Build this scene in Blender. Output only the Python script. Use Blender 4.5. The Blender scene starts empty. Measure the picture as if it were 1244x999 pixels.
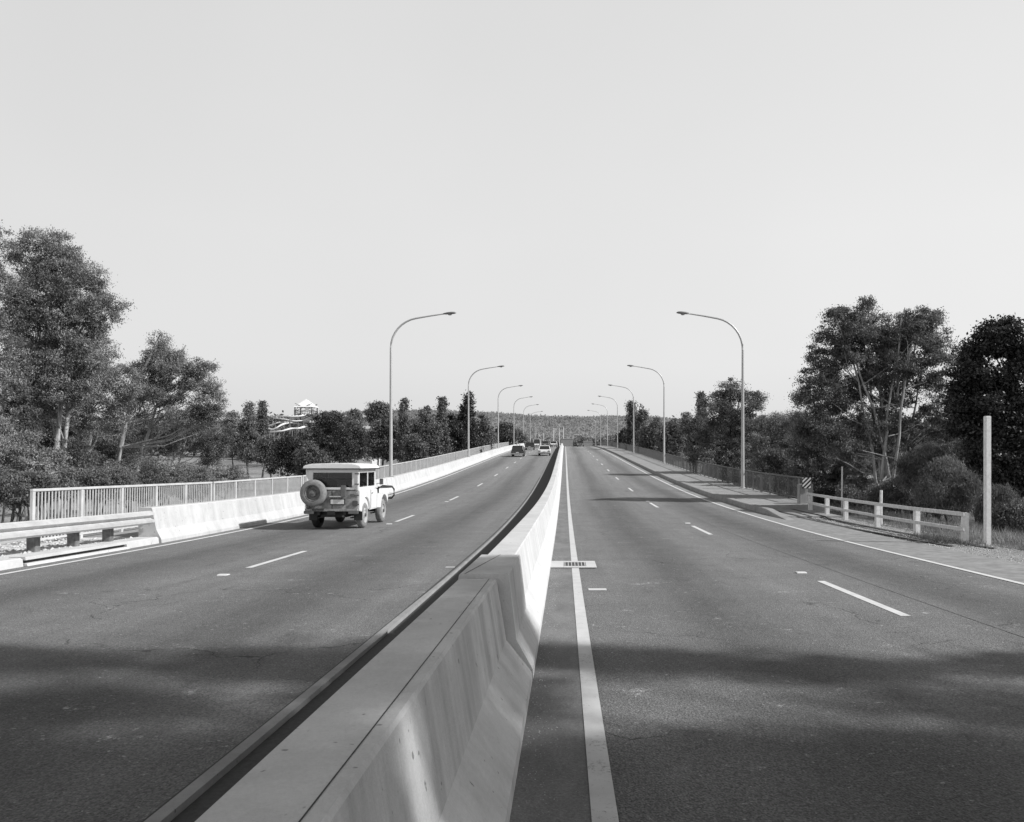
import bpy, bmesh, math, random
import numpy as np
from mathutils import Vector, Matrix
random.seed(7); rng = np.random.default_rng(7)
PI = math.pi; R = math.radians
scene = bpy.context.scene
col = scene.collection
CAMZ = 1.57; F = 940.0; VX, HY = 686.0, 540.0

# ---------------------------------------------------------------- longitudinal road profile
_PD = [-60,-20,0,8,14,20,30,42,57,79,114,150,184,210,240,270,310,400,600,900]
_PZ = [1.40,-.59,-1.57,-1.955,-2.20,-2.42,-2.65,-2.74,-2.60,-2.2,-1.5,-.95,-.62,-.56,-1.0,-2.2,-4.6,-10,-16,-18]
_PM = []
for i in range(len(_PD)):
    if i == 0: m = (_PZ[1]-_PZ[0])/(_PD[1]-_PD[0])
    elif i == len(_PD)-1: m = (_PZ[-1]-_PZ[-2])/(_PD[-1]-_PD[-2])
    else:
        a = (_PZ[i]-_PZ[i-1])/(_PD[i]-_PD[i-1]); b = (_PZ[i+1]-_PZ[i])/(_PD[i+1]-_PD[i])
        wa = _PD[i+1]-_PD[i]; wb = _PD[i]-_PD[i-1]
        m = (a*wa+b*wb)/(wa+wb)
    _PM.append(m)
def P(d):
    if d <= _PD[0]: return _PZ[0]+CAMZ+_PM[0]*(d-_PD[0])
    if d >= _PD[-1]: return _PZ[-1]+CAMZ
    for i in range(len(_PD)-1):
        if d <= _PD[i+1]: break
    h = _PD[i+1]-_PD[i]; t = (d-_PD[i])/h
    return CAMZ + (2*t**3-3*t*t+1)*_PZ[i]+(t**3-2*t*t+t)*h*_PM[i]+(-2*t**3+3*t*t)*_PZ[i+1]+(t**3-t*t)*h*_PM[i+1]
def slope(d): return (P(d+.5)-P(d-.5))
def at(px, py, d):
    return Vector(((px-VX)*d/F, d, CAMZ+(HY-py)*d/F))
def sstep(a, b, x):
    t = max(0., min(1., (x-a)/(b-a))); return t*t*(3-2*t)
def hash2(x, y):
    return math.sin(x*.113+1.3)*math.cos(y*.087+.7)+.5*math.sin(x*.31+y*.23)+.25*math.sin(x*.71-y*.53)

def lowland(x, d):
    z = -4.2
    if x < 0: z = -4.6 - 1.0*sstep(20, 60, d) + 2.0*sstep(110, 330, d)
    else: z = -3.6 - 1.4*sstep(35, 80, d) + 2.0*sstep(110, 330, d)
    z += hash2(x, d)*.22
    z += (sstep(330, 650, d))*(-4+5*sstep(25, 160, abs(x)))
    z -= 7*sstep(600, 900, d)
    # hills
    z += 63*sstep(900, 1650, d)*(.80+.20*math.cos((x+300)/520.)+.05*math.sin(x/90.))*math.exp(-((x+120)/1600.)**2)
    z += 14*sstep(1100, 1700, d)*math.exp(-((x+260)/330.)**2)
    z += -30*sstep(1900, 3500, d)
    return z
def GZ(x, d):
    """height of the natural ground (world z)"""
    low = lowland(x, d)+CAMZ
    p = P(d)
    # verges beside the road at the near abutment
    if x < 0:
        wl = 1-sstep(17, 26, d)                      # embankment ends where the bridge starts
        e = sstep(12.4, 17.5, -x)
    else:
        wl = 1-sstep(30, 44, d)
        e = sstep(11.5, 19.0, x)
    near = p-.07 if abs(x) < 8.3 else p-.05-.04*(abs(x)-8.3)
    if x > 10: near += .03*hash2(x*9, d*9)
    far = sstep(222, 262, d)*(1-sstep(380, 520, d)); wf = far*(1-sstep(13, 40, abs(x)))
    z = low
    zz = near*(1-e)+low*e
    z = zz*wl + low*(1-wl)
    z = z*(1-wf)+(p-.25)*wf
    if d < 300: z = min(z, p-.07+ (0 if abs(x)<13 else 50))
    if 262 <= d < 400 and abs(x) < 13: z = min(z, p-.2)
    return z

# ---------------------------------------------------------------- materials (a black-and-white place)
def mat(name):
    m = bpy.data.materials.new(name); m.use_nodes = True
    nt = m.node_tree; nt.nodes.clear()
    return m, nt
def N(nt, typ, **kw):
    n = nt.nodes.new(typ)
    for k, v in kw.items():
        if k.startswith('_'): setattr(n, k[1:], v)
        else: n.inputs[k.replace('__', ' ')].default_value = v
    return n
def L(nt, a, b): nt.links.new(a, b)
def g(v, a=1): return (v, v, v, a)
def math_n(nt, op, a, b=None, clamp=False):
    n = nt.nodes.new('ShaderNodeMath'); n.operation = op; n.use_clamp = clamp
    for i, v in enumerate((a, b)):
        if v is None: continue
        if isinstance(v, (int, float)): n.inputs[i].default_value = v
        else: L(nt, v, n.inputs[i])
    return n.outputs[0]
def noise(nt, scale, detail=4, rough=.6, vec=None, stretch=None):
    co = nt.nodes.new('ShaderNodeNewGeometry').outputs['Position'] if vec is None else vec
    if stretch:
        mp = nt.nodes.new('ShaderNodeMapping'); mp.inputs['Scale'].default_value = stretch
        L(nt, co, mp.inputs['Vector']); co = mp.outputs[0]
    n = nt.nodes.new('ShaderNodeTexNoise'); n.inputs['Scale'].default_value = scale
    n.inputs['Detail'].default_value = detail; n.inputs['Roughness'].default_value = rough
    L(nt, co, n.inputs['Vector']); return n.outputs['Fac']
def mapr(nt, v, a, b, c, d):
    n = nt.nodes.new('ShaderNodeMapRange'); n.inputs[1].default_value = a; n.inputs[2].default_value = b
    n.inputs[3].default_value = c; n.inputs[4].default_value = d; L(nt, v, n.inputs[0]); return n.outputs[0]
def finish(nt, colsock, rough=.8, spec=.3, metal=0, bump=None, bstr=.3, bdist=.01, translucent=0):
    b = N(nt, 'ShaderNodeBsdfPrincipled'); b.inputs['Roughness'].default_value = rough
    b.inputs['Metallic'].default_value = metal
    b.inputs['Specular IOR Level'].default_value = spec
    if isinstance(colsock, (int, float)): b.inputs['Base Color'].default_value = g(colsock)
    else:
        c = nt.nodes.new('ShaderNodeCombineColor')
        for i in range(3): L(nt, colsock, c.inputs[i])
        L(nt, c.outputs[0], b.inputs['Base Color'])
    if bump is not None:
        bp = nt.nodes.new('ShaderNodeBump'); bp.inputs['Strength'].default_value = bstr; bp.inputs['Distance'].default_value = bdist
        L(nt, bump, bp.inputs['Height']); L(nt, bp.outputs[0], b.inputs['Normal'])
    out = nt.nodes.new('ShaderNodeOutputMaterial')
    if translucent:
        t = nt.nodes.new('ShaderNodeBsdfTranslucent')
        if not isinstance(colsock, (int, float)): L(nt, c.outputs[0], t.inputs['Color'])
        else: t.inputs['Color'].default_value = g(colsock)
        mx = nt.nodes.new('ShaderNodeMixShader'); mx.inputs[0].default_value = translucent
        L(nt, b.outputs[0], mx.inputs[1]); L(nt, t.outputs[0], mx.inputs[2]); L(nt, mx.outputs[0], out.inputs[0])
    else: L(nt, b.outputs[0], out.inputs[0])

def simple(name, v, rough=.6, spec=.4, metal=0, var=.12, scale=6):
    m, nt = mat(name)
    n = noise(nt, scale, 5, .65)
    finish(nt, mapr(nt, n, .3, .7, v*(1-var), v*(1+var)), rough, spec, metal)
    return m
M = {}
# asphalt: wheel tracks, aggregate, patches, cracks
def asphalt():
    m, nt = mat('asphalt')
    geo = nt.nodes.new('ShaderNodeNewGeometry').outputs['Position']
    sep = nt.nodes.new('ShaderNodeSeparateXYZ'); L(nt, geo, sep.inputs[0])
    fine = noise(nt, 55, 3, .7)
    vor = nt.nodes.new('ShaderNodeTexVoronoi'); vor.inputs['Scale'].default_value = 70
    L(nt, geo, vor.inputs['Vector'])
    mid = noise(nt, 1.3, 6, .62)
    big = noise(nt, 1.0, 3, .5, stretch=(.55, .035, 1))
    streak = noise(nt, 1.0, 4, .6, stretch=(2.6, .05, 1))
    # lane phase (dark wheel/oil track down each lane centre)
    wob = math_n(nt, 'MULTIPLY', math_n(nt, 'SUBTRACT', big, .5), 1.6)
    x = math_n(nt, 'ADD', sep.outputs[0], wob)
    def band(c, w):
        d = math_n(nt, 'DIVIDE', math_n(nt, 'SUBTRACT', x, c), w)
        return math_n(nt, 'EXPONENT', math_n(nt, 'MULTIPLY', math_n(nt, 'MULTIPLY', d, d), -1))
    s = band(-7.6, .85)
    for c, w in ((-3.6, .75), (1.9, .7), (5.4, .7)):
        s = math_n(nt, 'ADD', s, band(c, w))
    base = mapr(nt, fine, .28, .72, .085, .20)
    base = math_n(nt, 'MULTIPLY', base, mapr(nt, mid, .25, .75, .86, 1.14))
    base = math_n(nt, 'MULTIPLY', base, mapr(nt, streak, .3, .7, .9, 1.1))
    base = math_n(nt, 'MULTIPLY', base, mapr(nt, s, 0, 1, 1.12, .72))
    # pale chips
    chip = mapr(nt, noise(nt, 24, 2, .5), .685, .74, 0, .17)
    base = math_n(nt, 'ADD', base, chip)
    scuff = math_n(nt, 'MULTIPLY', mapr(nt, noise(nt, 1.0, 5, .75, stretch=(1.1, 2.4, 1)), .59, .68, 0, 1), mapr(nt, noise(nt, 12, 5, .85, stretch=(1, .6, 1)), .52, .62, 0, .26))
    base = math_n(nt, 'ADD', base, scuff)
    base = math_n(nt, 'MULTIPLY', base, mapr(nt, sep.outputs[1], 2, 12, .84, 1.08))  # darker close by: foreground shade deepened in the road colour
    base = math_n(nt, 'MULTIPLY', base, mapr(nt, sep.outputs[1], 12, 110, 1.0, 1.36))  # paler with distance: haze and grazing glare put into the road colour
    dn = nt.nodes.new('ShaderNodeTexNoise'); dn.inputs['Scale'].default_value = 1.6; dn.inputs['Detail'].default_value = 5; L(nt, geo, dn.inputs['Vector'])
    vm = nt.nodes.new('ShaderNodeVectorMath'); vm.operation = 'SCALE'; vm.inputs['Scale'].default_value = .9; L(nt, dn.outputs['Color'], vm.inputs[0])
    va = nt.nodes.new('ShaderNodeVectorMath'); va.operation = 'ADD'; L(nt, geo, va.inputs[0]); L(nt, vm.outputs[0], va.inputs[1])
    cv = nt.nodes.new('ShaderNodeTexVoronoi'); cv.feature = 'DISTANCE_TO_EDGE'; cv.inputs['Scale'].default_value = .33; L(nt, va.outputs[0], cv.inputs['Vector'])
    crack = math_n(nt, 'MULTIPLY', mapr(nt, cv.outputs['Distance'], .0015, .004, 1, 0), mapr(nt, noise(nt, .35, 3, .6), .5, .56, 0, .55))
    base = math_n(nt, 'MULTIPLY', base, math_n(nt, 'SUBTRACT', 1, crack))
    oil = mapr(nt, noise(nt, 2.3, 5, .7, stretch=(1, .45, 1)), .60, .72, 1, .74)
    base = math_n(nt, 'MULTIPLY', base, oil)
    agg = nt.nodes.new('ShaderNodeTexVoronoi'); agg.inputs['Scale'].default_value = 95; L(nt, geo, agg.inputs['Vector'])
    ab = nt.nodes.new('ShaderNodeRGBToBW'); L(nt, agg.outputs['Color'], ab.inputs[0])
    base = math_n(nt, 'MULTIPLY', base, mapr(nt, ab.outputs[0], .2, .8, .72, 1.28))
    finish(nt, base, .88, .25, 0, vor.outputs['Distance'], .7, .008)
    return m
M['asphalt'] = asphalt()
def shoulder():
    m, nt = mat('gutter_asphalt')
    fine = noise(nt, 60, 3, .75); mid = noise(nt, 3.0, 6, .7, stretch=(1, .35, 1))
    base = math_n(nt, 'MULTIPLY', mapr(nt, fine, .25, .75, .12, .25), mapr(nt, mid, .3, .7, .72, 1.2))
    finish(nt, base, .9, .2, 0, fine, .6, .006); return m
M['gutter'] = shoulder()
def dark_asph():
    m, nt = mat('dark_tar')
    finish(nt, mapr(nt, noise(nt, 30, 4, .7), .3, .7, .045, .075), .85, .25); return m
M['tar'] = dark_asph()
def paint(name, v, wear):
    m, nt = mat(name)
    w = noise(nt, 38, 4, .75); big = noise(nt, 2.2, 4, .6)
    k = math_n(nt, 'ADD', w, math_n(nt, 'MULTIPLY', big, .6))
    base = mapr(nt, k, .95-wear, 1.1-wear*.6, v, .16)
    base2 = math_n(nt, 'MULTIPLY', base, mapr(nt, noise(nt, 5, 4, .6), .3, .7, .88, 1.05))
    finish(nt, base2, .7, .3, 0, w, .3, .004); return m
M['paint'] = paint('road_paint', .64, .02)
M['paint_worn'] = paint('worn_road_paint', .56, .05)
def concrete(name, v, stain=.25, streak=0, bstr=.35):
    m, nt = mat(name)
    fine = noise(nt, 70, 3, .7); mid = noise(nt, 2.2, 6, .68); big = noise(nt, .35, 4, .6)
    b = mapr(nt, mid, .28, .72, v*(1-stain), v*(1+stain*.4))
    b = math_n(nt, 'MULTIPLY', b, mapr(nt, fine, .25, .75, .92, 1.07))
    b = math_n(nt, 'MULTIPLY', b, mapr(nt, big, .3, .7, .92, 1.06))
    pit = mapr(nt, noise(nt, 17, 2, .5), .70, .745, 1, .45)
    b = math_n(nt, 'MULTIPLY', b, pit)
    if streak:
        st = noise(nt, 1, 4, .6, stretch=(.2, 3.2, .12))
        nz_ = nt.nodes.new('ShaderNodeSeparateXYZ'); L(nt, nt.nodes.new('ShaderNodeNewGeometry').outputs['Normal'], nz_.inputs[0])
        up = mapr(nt, nz_.outputs[2], .25, .85, 1, 0)
        b = math_n(nt, 'MULTIPLY', b, math_n(nt, 'SUBTRACT', 1, math_n(nt, 'MULTIPLY', up, mapr(nt, st, .40, .66, 0, streak))))
        dr = noise(nt, 1, 5, .7, stretch=(.5, 14, .5))
        b = math_n(nt, 'MULTIPLY', b, math_n(nt, 'SUBTRACT', 1, math_n(nt, 'MULTIPLY', up, mapr(nt, dr, .52, .72, 0, streak*.5))))
        b = math_n(nt, 'MULTIPLY', b, mapr(nt, noise(nt, 7, 6, .8), .62, .78, 1, .72))
    finish(nt, b, .95, .08, 0, fine, .6, .006); return m
M['conc_near'] = concrete('weathered_concrete', .60, .22, .30)
M['conc_white'] = concrete('pale_concrete', .58, .16, .14)
M['conc_path'] = concrete('path_concrete', .33, .3)
M['conc_verge'] = concrete('verge_concrete', .60, .2)
M['joint'] = simple('joint_seal', .03, .8)
M['rail_light'] = simple('galvanised_railing', .53, .5, .5, .0, .15, 3)
M['rail_dark'] = simple('shaded_railing', .12, .6, .4, .0, .25, 3)  # right railing, its shadow side darkened into the colour
M['steel'] = simple('galvanised_steel', .52, .5, .5, .1, .15, 4)
M['pole'] = simple('grey_pole_steel', .46, .4, .5, .15, .08, 2)
M['lamp'] = simple('lamp_housing', .14, .4, .5, .2)
M['lens'] = simple('lamp_lens', .35, .2, .6)
M['timber'] = simple('grey_timber', .16, .85, .2, 0, .35, 9)
M['white_timber'] = simple('white_painted_timber', .72, .7, .3, 0, .14, 14)
M['white_timber2'] = simple('dull_painted_timber', .60, .75, .3, 0, .22, 14)
M['black'] = simple('black_paint', .02, .5)
M['rubber'] = simple('tyre_rubber', .035, .8, .3)
M['dust_rubber'] = simple('dusty_tyre_rubber', .22, .9, .2, 0, .3, 12)
M['white_car'] = simple('cream_car_paint', .72, .35, .5, 0, .06, 3)
M['rear_grey'] = simple('dusty_shaded_cream_paint', .27, .55, .4, 0, .4, 10)  # rear dust, with the shade of grazing sun darkened into the paint
M['dark_car'] = simple('dark_car_paint', .035, .25, .6, 0, .1)
M['mid_car'] = simple('mid_grey_car_paint', .12, .3, .6, 0, .1)
M['chrome'] = simple('chrome', .6, .15, .6, .9, .05)
M['plate'] = simple('plate_face', .6, .5)
M['red_lens'] = simple('tail_lamp_lens', .07, .2, .6)
M['rim'] = simple('wheel_rim', .36, .5, .4, 0, .15)
M['seat'] = simple('seat_vinyl', .05, .6)
M['roof_white'] = simple('white_roof_sheet', .75, .5, .3, 0, .06)
M['wall_white'] = simple('white_wall', .55, .7, .2, 0, .1)
M['wall_grey'] = simple('grey_wall', .28, .7, .2, 0, .1)
M['roof_dark'] = simple('tiled_roof', .13, .8, .2, 0, .2)
M['window_dark'] = simple('dark_window', .03, .2, .6)
def glass():
    m, nt = mat('tinted_window_glass')
    t = N(nt, 'ShaderNodeBsdfTransparent'); t.inputs[0].default_value = g(.38)
    gl = N(nt, 'ShaderNodeBsdfGlossy'); gl.inputs['Roughness'].default_value = .05; gl.inputs[0].default_value = g(.45)
    mx = nt.nodes.new('ShaderNodeMixShader'); mx.inputs[0].default_value = .10
    o = nt.nodes.new('ShaderNodeOutputMaterial')
    L(nt, t.outputs[0], mx.inputs[1]); L(nt, gl.outputs[0], mx.inputs[2]); L(nt, mx.outputs[0], o.inputs[0]); return m
M['glass'] = glass()
def leafmat(name, lo, hi, tr=.28, spec=.25, scale=.9, rough=.55, lohi=(.5, 1.45)):
    m, nt = mat(name)
    r = nt.nodes.new('ShaderNodeNewGeometry').outputs['Random Per Island']
    n = noise(nt, scale, 3, .6)
    v = mapr(nt, r, 0, 1, lo, hi)
    v = math_n(nt, 'MULTIPLY', v, mapr(nt, n, .3, .7, *lohi))
    finish(nt, v, rough, spec, 0, translucent=tr); return m
M['gum'] = leafmat('gum_leaves', .10, .36, .30, .3, .7)
M['gum_dark'] = leafmat('dark_gum_leaves', .065, .24, .28)
M['dark_leaf'] = leafmat('glossy_dark_leaves', .02, .075, .15, .35, 1.2, .45)
M['pale_leaf'] = leafmat('pale_shrub_leaves', .16, .36, .3)
M['needle'] = leafmat('casuarina_needles', .10, .26, .3, .15)
M['mid_leaf'] = leafmat('mid_distance_leaves', .09, .25, .25, .2, .25)  # lightened to put some distance haze into the leaf colour
M['haze_leaf'] = leafmat('hazy_leaves', .22, .32, .2, .1, .05, lohi=(.75, 1.2))  # haze painted as a paler, flatter leaf colour
M['hill_leaf'] = leafmat('hill_leaves', .29, .34, .55, .05, .01, lohi=(.85, 1.12))  # pale even tone and high translucency put the ridge's haze into the leaves
M['grass_blade'] = leafmat('dry_grass_blades', .16, .42, .3, .1, 1.5)
def bark(name, lo, hi):
    m, nt = mat(name)
    n = noise(nt, 3, 5, .7, stretch=(2, 2, .35))
    finish(nt, mapr(nt, n, .32, .66, lo, hi), .85, .2, 0, n, .4, .02); return m
M['bark_pale'] = bark('pale_gum_bark', .16, .50)
M['bark_dark'] = bark('dark_bark', .04, .13)
def groundmat():
    m, nt = mat('ground_grass')
    geo = nt.nodes.new('ShaderNodeNewGeometry').outputs['Position']
    n1 = noise(nt, .05, 5, .65); n2 = noise(nt, 1.4, 6, .7); n3 = noise(nt, 18, 4, .7)
    v = mapr(nt, n1, .35, .65, .15, .32)
    v = math_n(nt, 'MULTIPLY', v, mapr(nt, n2, .3, .7, .6, 1.35))
    v = math_n(nt, 'MULTIPLY', v, mapr(nt, n3, .3, .7, .7, 1.3))
    finish(nt, v, .95, .1, 0, n3, .8, .03); return m
M['ground'] = groundmat()
def gravelmat(name, lo, hi):
    m, nt = mat(name)
    geo = nt.nodes.new('ShaderNodeNewGeometry').outputs['Position']
    vor = nt.nodes.new('ShaderNodeTexVoronoi'); vor.inputs['Scale'].default_value = 32; L(nt, geo, vor.inputs['Vector'])
    bw = nt.nodes.new('ShaderNodeRGBToBW'); L(nt, vor.outputs['Color'], bw.inputs[0])
    n2 = noise(nt, 1.2, 6, .7)
    v = math_n(nt, 'MULTIPLY', mapr(nt, bw.outputs[0], .2, .8, lo, hi), mapr(nt, n2, .3, .7, .75, 1.2))
    finish(nt, v, .95, .1, 0, vor.outputs['Distance'], .8, .02); return m
M['gravel'] = gravelmat('shoulder_gravel', .17, .40)
M['stone'] = simple('loose_stone', .5, .9, .1, 0, .3, 9)
M['shoulder'] = simple('sealed_shoulder', .25, .9, .2, 0, .25, 4)
M['track'] = simple('tyre_rubber_mark', .07, .9, .2)

# ---------------------------------------------------------------- object helpers
def tag(o, label=None, cat=None, group=None, kind=None):
    if label: o['label'] = label
    if cat: o['category'] = cat
    if group: o['group'] = group
    if kind: o['kind'] = kind
    return o
def empty(name, loc, rz=0, label=None, cat=None, group=None, rx=0):
    o = bpy.data.objects.new(name, None); col.objects.link(o)
    o.location = loc; o.rotation_euler = (rx, 0, rz); o.empty_display_size = .3
    return tag(o, label, cat, group)
def link(name, me, m, parent=None, loc=None):
    o = bpy.data.objects.new(name, me); col.objects.link(o)
    if m is not None and len(me.materials) == 0: me.materials.append(m)
    if parent is not None: o.parent = parent
    if loc is not None: o.location = loc
    return o
def copy_tree(o, parent=None):
    c = o.copy(); col.objects.link(c); c.parent = parent
    for ch in list(o.children):
        if ch.name in bpy.data.objects: copy_tree(ch, c)
    return c
class MB:
    def __init__(s): s.v = []; s.f = []
    def add(s, vs, fs):
        k = len(s.v); s.v += [tuple(v) for v in vs]; s.f += [tuple(i+k for i in f) for f in fs]; return s
    def box(s, c, d, rz=0, rx=0, ry=0):
        M3 = Matrix.Rotation(rz, 3, 'Z') @ Matrix.Rotation(ry, 3, 'Y') @ Matrix.Rotation(rx, 3, 'X')
        vs = [Vector(c)+M3 @ Vector((a*d[0]/2, b*d[1]/2, e*d[2]/2)) for a in (-1, 1) for b in (-1, 1) for e in (-1, 1)]
        return s.add(vs, [(0,1,3,2),(4,6,7,5),(0,4,5,1),(2,3,7,6),(0,2,6,4),(1,5,7,3)])
    def tube(s, pts, rad, n=8, cap=True):
        pts = [Vector(p) for p in pts]
        if isinstance(rad, (int, float)): rad = [rad]*len(pts)
        vs = []; fs = []
        up = Vector((0, 0, 1))
        for i, p in enumerate(pts):
            t = (pts[min(i+1, len(pts)-1)]-pts[max(i-1, 0)]).normalized()
            a = t.cross(up)
            if a.length < .05: a = t.cross(Vector((0, 1, 0)))
            a.normalize(); b = t.cross(a)
            for k in range(n):
                th = 2*PI*k/n; vs.append(p+(a*math.cos(th)+b*math.sin(th))*rad[i])
        for i in range(len(pts)-1):
            for k in range(n):
                fs.append((i*n+k, i*n+(k+1) % n, (i+1)*n+(k+1) % n, (i+1)*n+k))
        if cap: fs.append(tuple(range(n))[::-1]); fs.append(tuple((len(pts)-1)*n+k for k in range(n)))
        return s.add(vs, fs)
    def prism(s, poly, x0, x1, ax='x'):
        """poly in (y,z) extruded along x (ax='x') or (x,z) extruded along y (ax='y')"""
        n = len(poly)
        if ax == 'x': vs = [(x0, a, b) for a, b in poly]+[(x1, a, b) for a, b in poly]
        elif ax == 'y': vs = [(a, x0, b) for a, b in poly]+[(a, x1, b) for a, b in poly]
        else: vs = [(a, b, x0) for a, b in poly]+[(a, b, x1) for a, b in poly]
        fs = [tuple(range(n)), tuple(range(2*n-1, n-1, -1))]+[(i, n+i, n+(i+1) % n, (i+1) % n) for i in range(n)]
        return s.add(vs, fs)
    def lathe(s, prof, n=24, axis='x', c=(0, 0, 0), ring=False):
        vs = []; fs = []
        for (a, r) in prof:
            for k in range(n):
                th = 2*PI*k/n
                if axis == 'x': vs.append((c[0]+a, c[1]+r*math.cos(th), c[2]+r*math.sin(th)))
                elif axis == 'y': vs.append((c[0]+r*math.cos(th), c[1]+a, c[2]+r*math.sin(th)))
                else: vs.append((c[0]+r*math.cos(th), c[1]+r*math.sin(th), c[2]+a))
        m = len(prof)
        for i in range(m-1):
            for k in range(n): fs.append((i*n+k, i*n+(k+1) % n, (i+1)*n+(k+1) % n, (i+1)*n+k))
        if ring:
            for k in range(n): fs.append(((m-1)*n+k, (m-1)*n+(k+1) % n, (k+1) % n, k))
        else: fs.append(tuple(range(n))); fs.append(tuple((m-1)*n+k for k in range(n)))
        return s.add(vs, fs)
    def build(s, name, m, parent=None, smooth=False, bevel=0, loc=None, seg=2):
        me = bpy.data.meshes.new(name); me.from_pydata(s.v, [], s.f); me.update()
        bm = bmesh.new(); bm.from_mesh(me)
        bmesh.ops.recalc_face_normals(bm, faces=bm.faces)
        if bevel:
            es = [e for e in bm.edges if len(e.link_faces) == 2 and e.calc_face_angle(0) > .5]
            bmesh.ops.bevel(bm, geom=es, offset=bevel, segments=seg, affect='EDGES', clamp_overlap=True)
        if smooth:
            for f in bm.faces: f.smooth = True
            for e in bm.edges:
                if len(e.link_faces) == 2 and e.calc_face_angle(0) > .7: e.smooth = False
        bm.to_mesh(me); bm.free()
        return link(name, me, m, parent, loc)
def drange(a, b, st):
    n = max(1, int(math.ceil((b-a)/st))); return [a+(b-a)*i/n for i in range(n+1)]
def sweep(mb, prof, d0, d1, st=1.5, closed=True, xf=None):
    """extrude an (x, z above road) section along the road"""
    ds = drange(d0, d1, st); n = len(prof); vs = []; fs = []
    for d in ds:
        for (x, z) in prof:
            dx, dz = xf(d, x, z) if xf else (0, 0)
            vs.append((x+dx, d, P(d)+z+dz))
    for i in range(len(ds)-1):
        for k in range(n if closed else n-1):
            fs.append((i*n+k, i*n+(k+1) % n, (i+1)*n+(k+1) % n, (i+1)*n+k))
    if closed: fs.append(tuple(range(n))); fs.append(tuple((len(ds)-1)*n+k for k in range(n))[::-1])
    return mb.add(vs, fs)
def strip(name, x0, x1, d0, d1, z, m, st=1.5, xn=1):
    xs = [x0+(x1-x0)*i/xn for i in range(xn+1)]
    mb = MB(); sweep(mb, [(x, z) for x in xs], d0, d1, st, closed=False)
    o = mb.build(name, m); tag(o, kind='structure'); return o
def fast_mesh(name, V, nper, m, parent=None, tris=False):
    """V (n*nper,3) array, faces of nper consecutive verts"""
    me = bpy.data.meshes.new(name); nv = len(V); nf = nv//nper
    me.vertices.add(nv); me.vertices.foreach_set('co', V.astype(np.float32).ravel())
    me.loops.add(nv); me.loops.foreach_set('vertex_index', np.arange(nv, dtype=np.int32))
    me.polygons.add(nf); me.polygons.foreach_set('loop_start', np.arange(0, nv, nper, dtype=np.int32))
    me.polygons.foreach_set('loop_total', np.full(nf, nper, dtype=np.int32))
    me.update(calc_edges=True)
    return link(name, me, m, parent)
def leaves(C, ln, wd, droop=.5):
    """quads (lozenges) at centres C"""
    n = len(C)
    d = rng.normal(size=(n, 3)); d[:, 2] -= droop*1.4; d /= np.linalg.norm(d, axis=1)[:, None]
    u = rng.normal(size=(n, 3)); s = np.cross(d, u); s /= np.linalg.norm(s, axis=1)[:, None]
    l = (ln*rng.uniform(.6, 1.3, n))[:, None]; w = (wd*rng.uniform(.6, 1.3, n))[:, None]
    V = np.stack([C-d*l*.5, C+s*w*.5, C+d*l*.5, C-s*w*.5], axis=1)
    return V.reshape(-1, 3)

# ---------------------------------------------------------------- setting: ground, road, paths
xs = sorted(set([-4000,-2600,-1700,-1200,-900,-700,-550,-430,-340,-270,-210,-165,-130,-105,-85,-70,-58,-49,-42,-36,-31,-27,-24]
    + [round(-22+.8*i, 2) for i in range(57)] + [24,27,31,36,42,49,58,70,85,105,130,165,210,270,340,430,550,700,900,1200,1700,2600,4000]))
ys = sorted(set([-400,-200,-100,-60,-40,-30,-22]+list(np.round(np.arange(-16, 56, 1.0), 1))+[58,61,64,68,72,77,82,88,95,103,112,122,133,145,158,172,187,200,210,218,226,234,242,250,258,266,276,288,300,330,370,420,480,550,630,720,820,930,1050,1180,1300,1400,1500,1600,1700,1800,1950,2200,2700,3600,5200]))
gv = [(x, y, GZ(x, y)) for y in ys for x in xs]
nx = len(xs)
gf = [(j*nx+i, j*nx+i+1, (j+1)*nx+i+1, (j+1)*nx+i) for j in range(len(ys)-1) for i in range(nx-1)]
gmb = MB(); gmb.v = gv; gmb.f = gf
tag(gmb.build('ground', M['ground'], smooth=True), kind='structure')

# bridge deck (girders below the road), the two carriageways
mb = MB(); sweep(mb, [(-11.9,-.10),(-11.9,-.9),(-9.5,-1.5),(8.6,-1.5),(10.7,-.9),(10.7,-.10),(8,-.06),(-8,-.06)], 31.4, 236, 3)
tag(mb.build('bridge_deck', M['conc_path']), kind='structure')
mb = MB(); sweep(mb, [(-11.9,-.10),(-11.9,-.9),(-9.5,-1.5),(-1,-1.5),(-1,-.06),(-8,-.06)], 17.6, 31.38, 3)
tag(mb.build('bridge_deck', M['conc_path']), kind='structure')
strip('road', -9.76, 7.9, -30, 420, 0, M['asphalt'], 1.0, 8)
strip('road_shoulder', 7.0, 8.45, -30, 31.0, .004, M['shoulder'], 1.5, 2)
strip('road_shoulder', 6.98, 7.56, 31.0, 230, .004, M['shoulder'], 1.5)
strip('gravel_shoulder', 8.0, 10.0, -30, 31.3, -.015, M['gravel'], 1.5, 3)
strip('gutter_strip', -.30, .125, -30, 236, .004, M['gutter'], 1.5)
strip('median_tar_strip', -1.82, -1.0, -30, 236, .004, M['tar'], 1.5)
strip('lane_line', .125, .25, -30, 236, .008, M['paint_worn'], 1.5)
strip('edge_line', 6.85, 6.97, -30, 236, .008, M['paint'], 1.5)
strip('edge_line', -9.36, -9.24, -30, 236, .008, M['paint'], 1.5)
for k in range(-2, 18):
    d = 9.0+12*k; strip('lane_dash', 3.91, 4.03, d, d+3, .004, M['paint'], 1)
    d = 13.7+12*k; strip('lane_dash', -5.66, -5.54, d, d+3, .004, M['paint'], 1)
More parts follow.
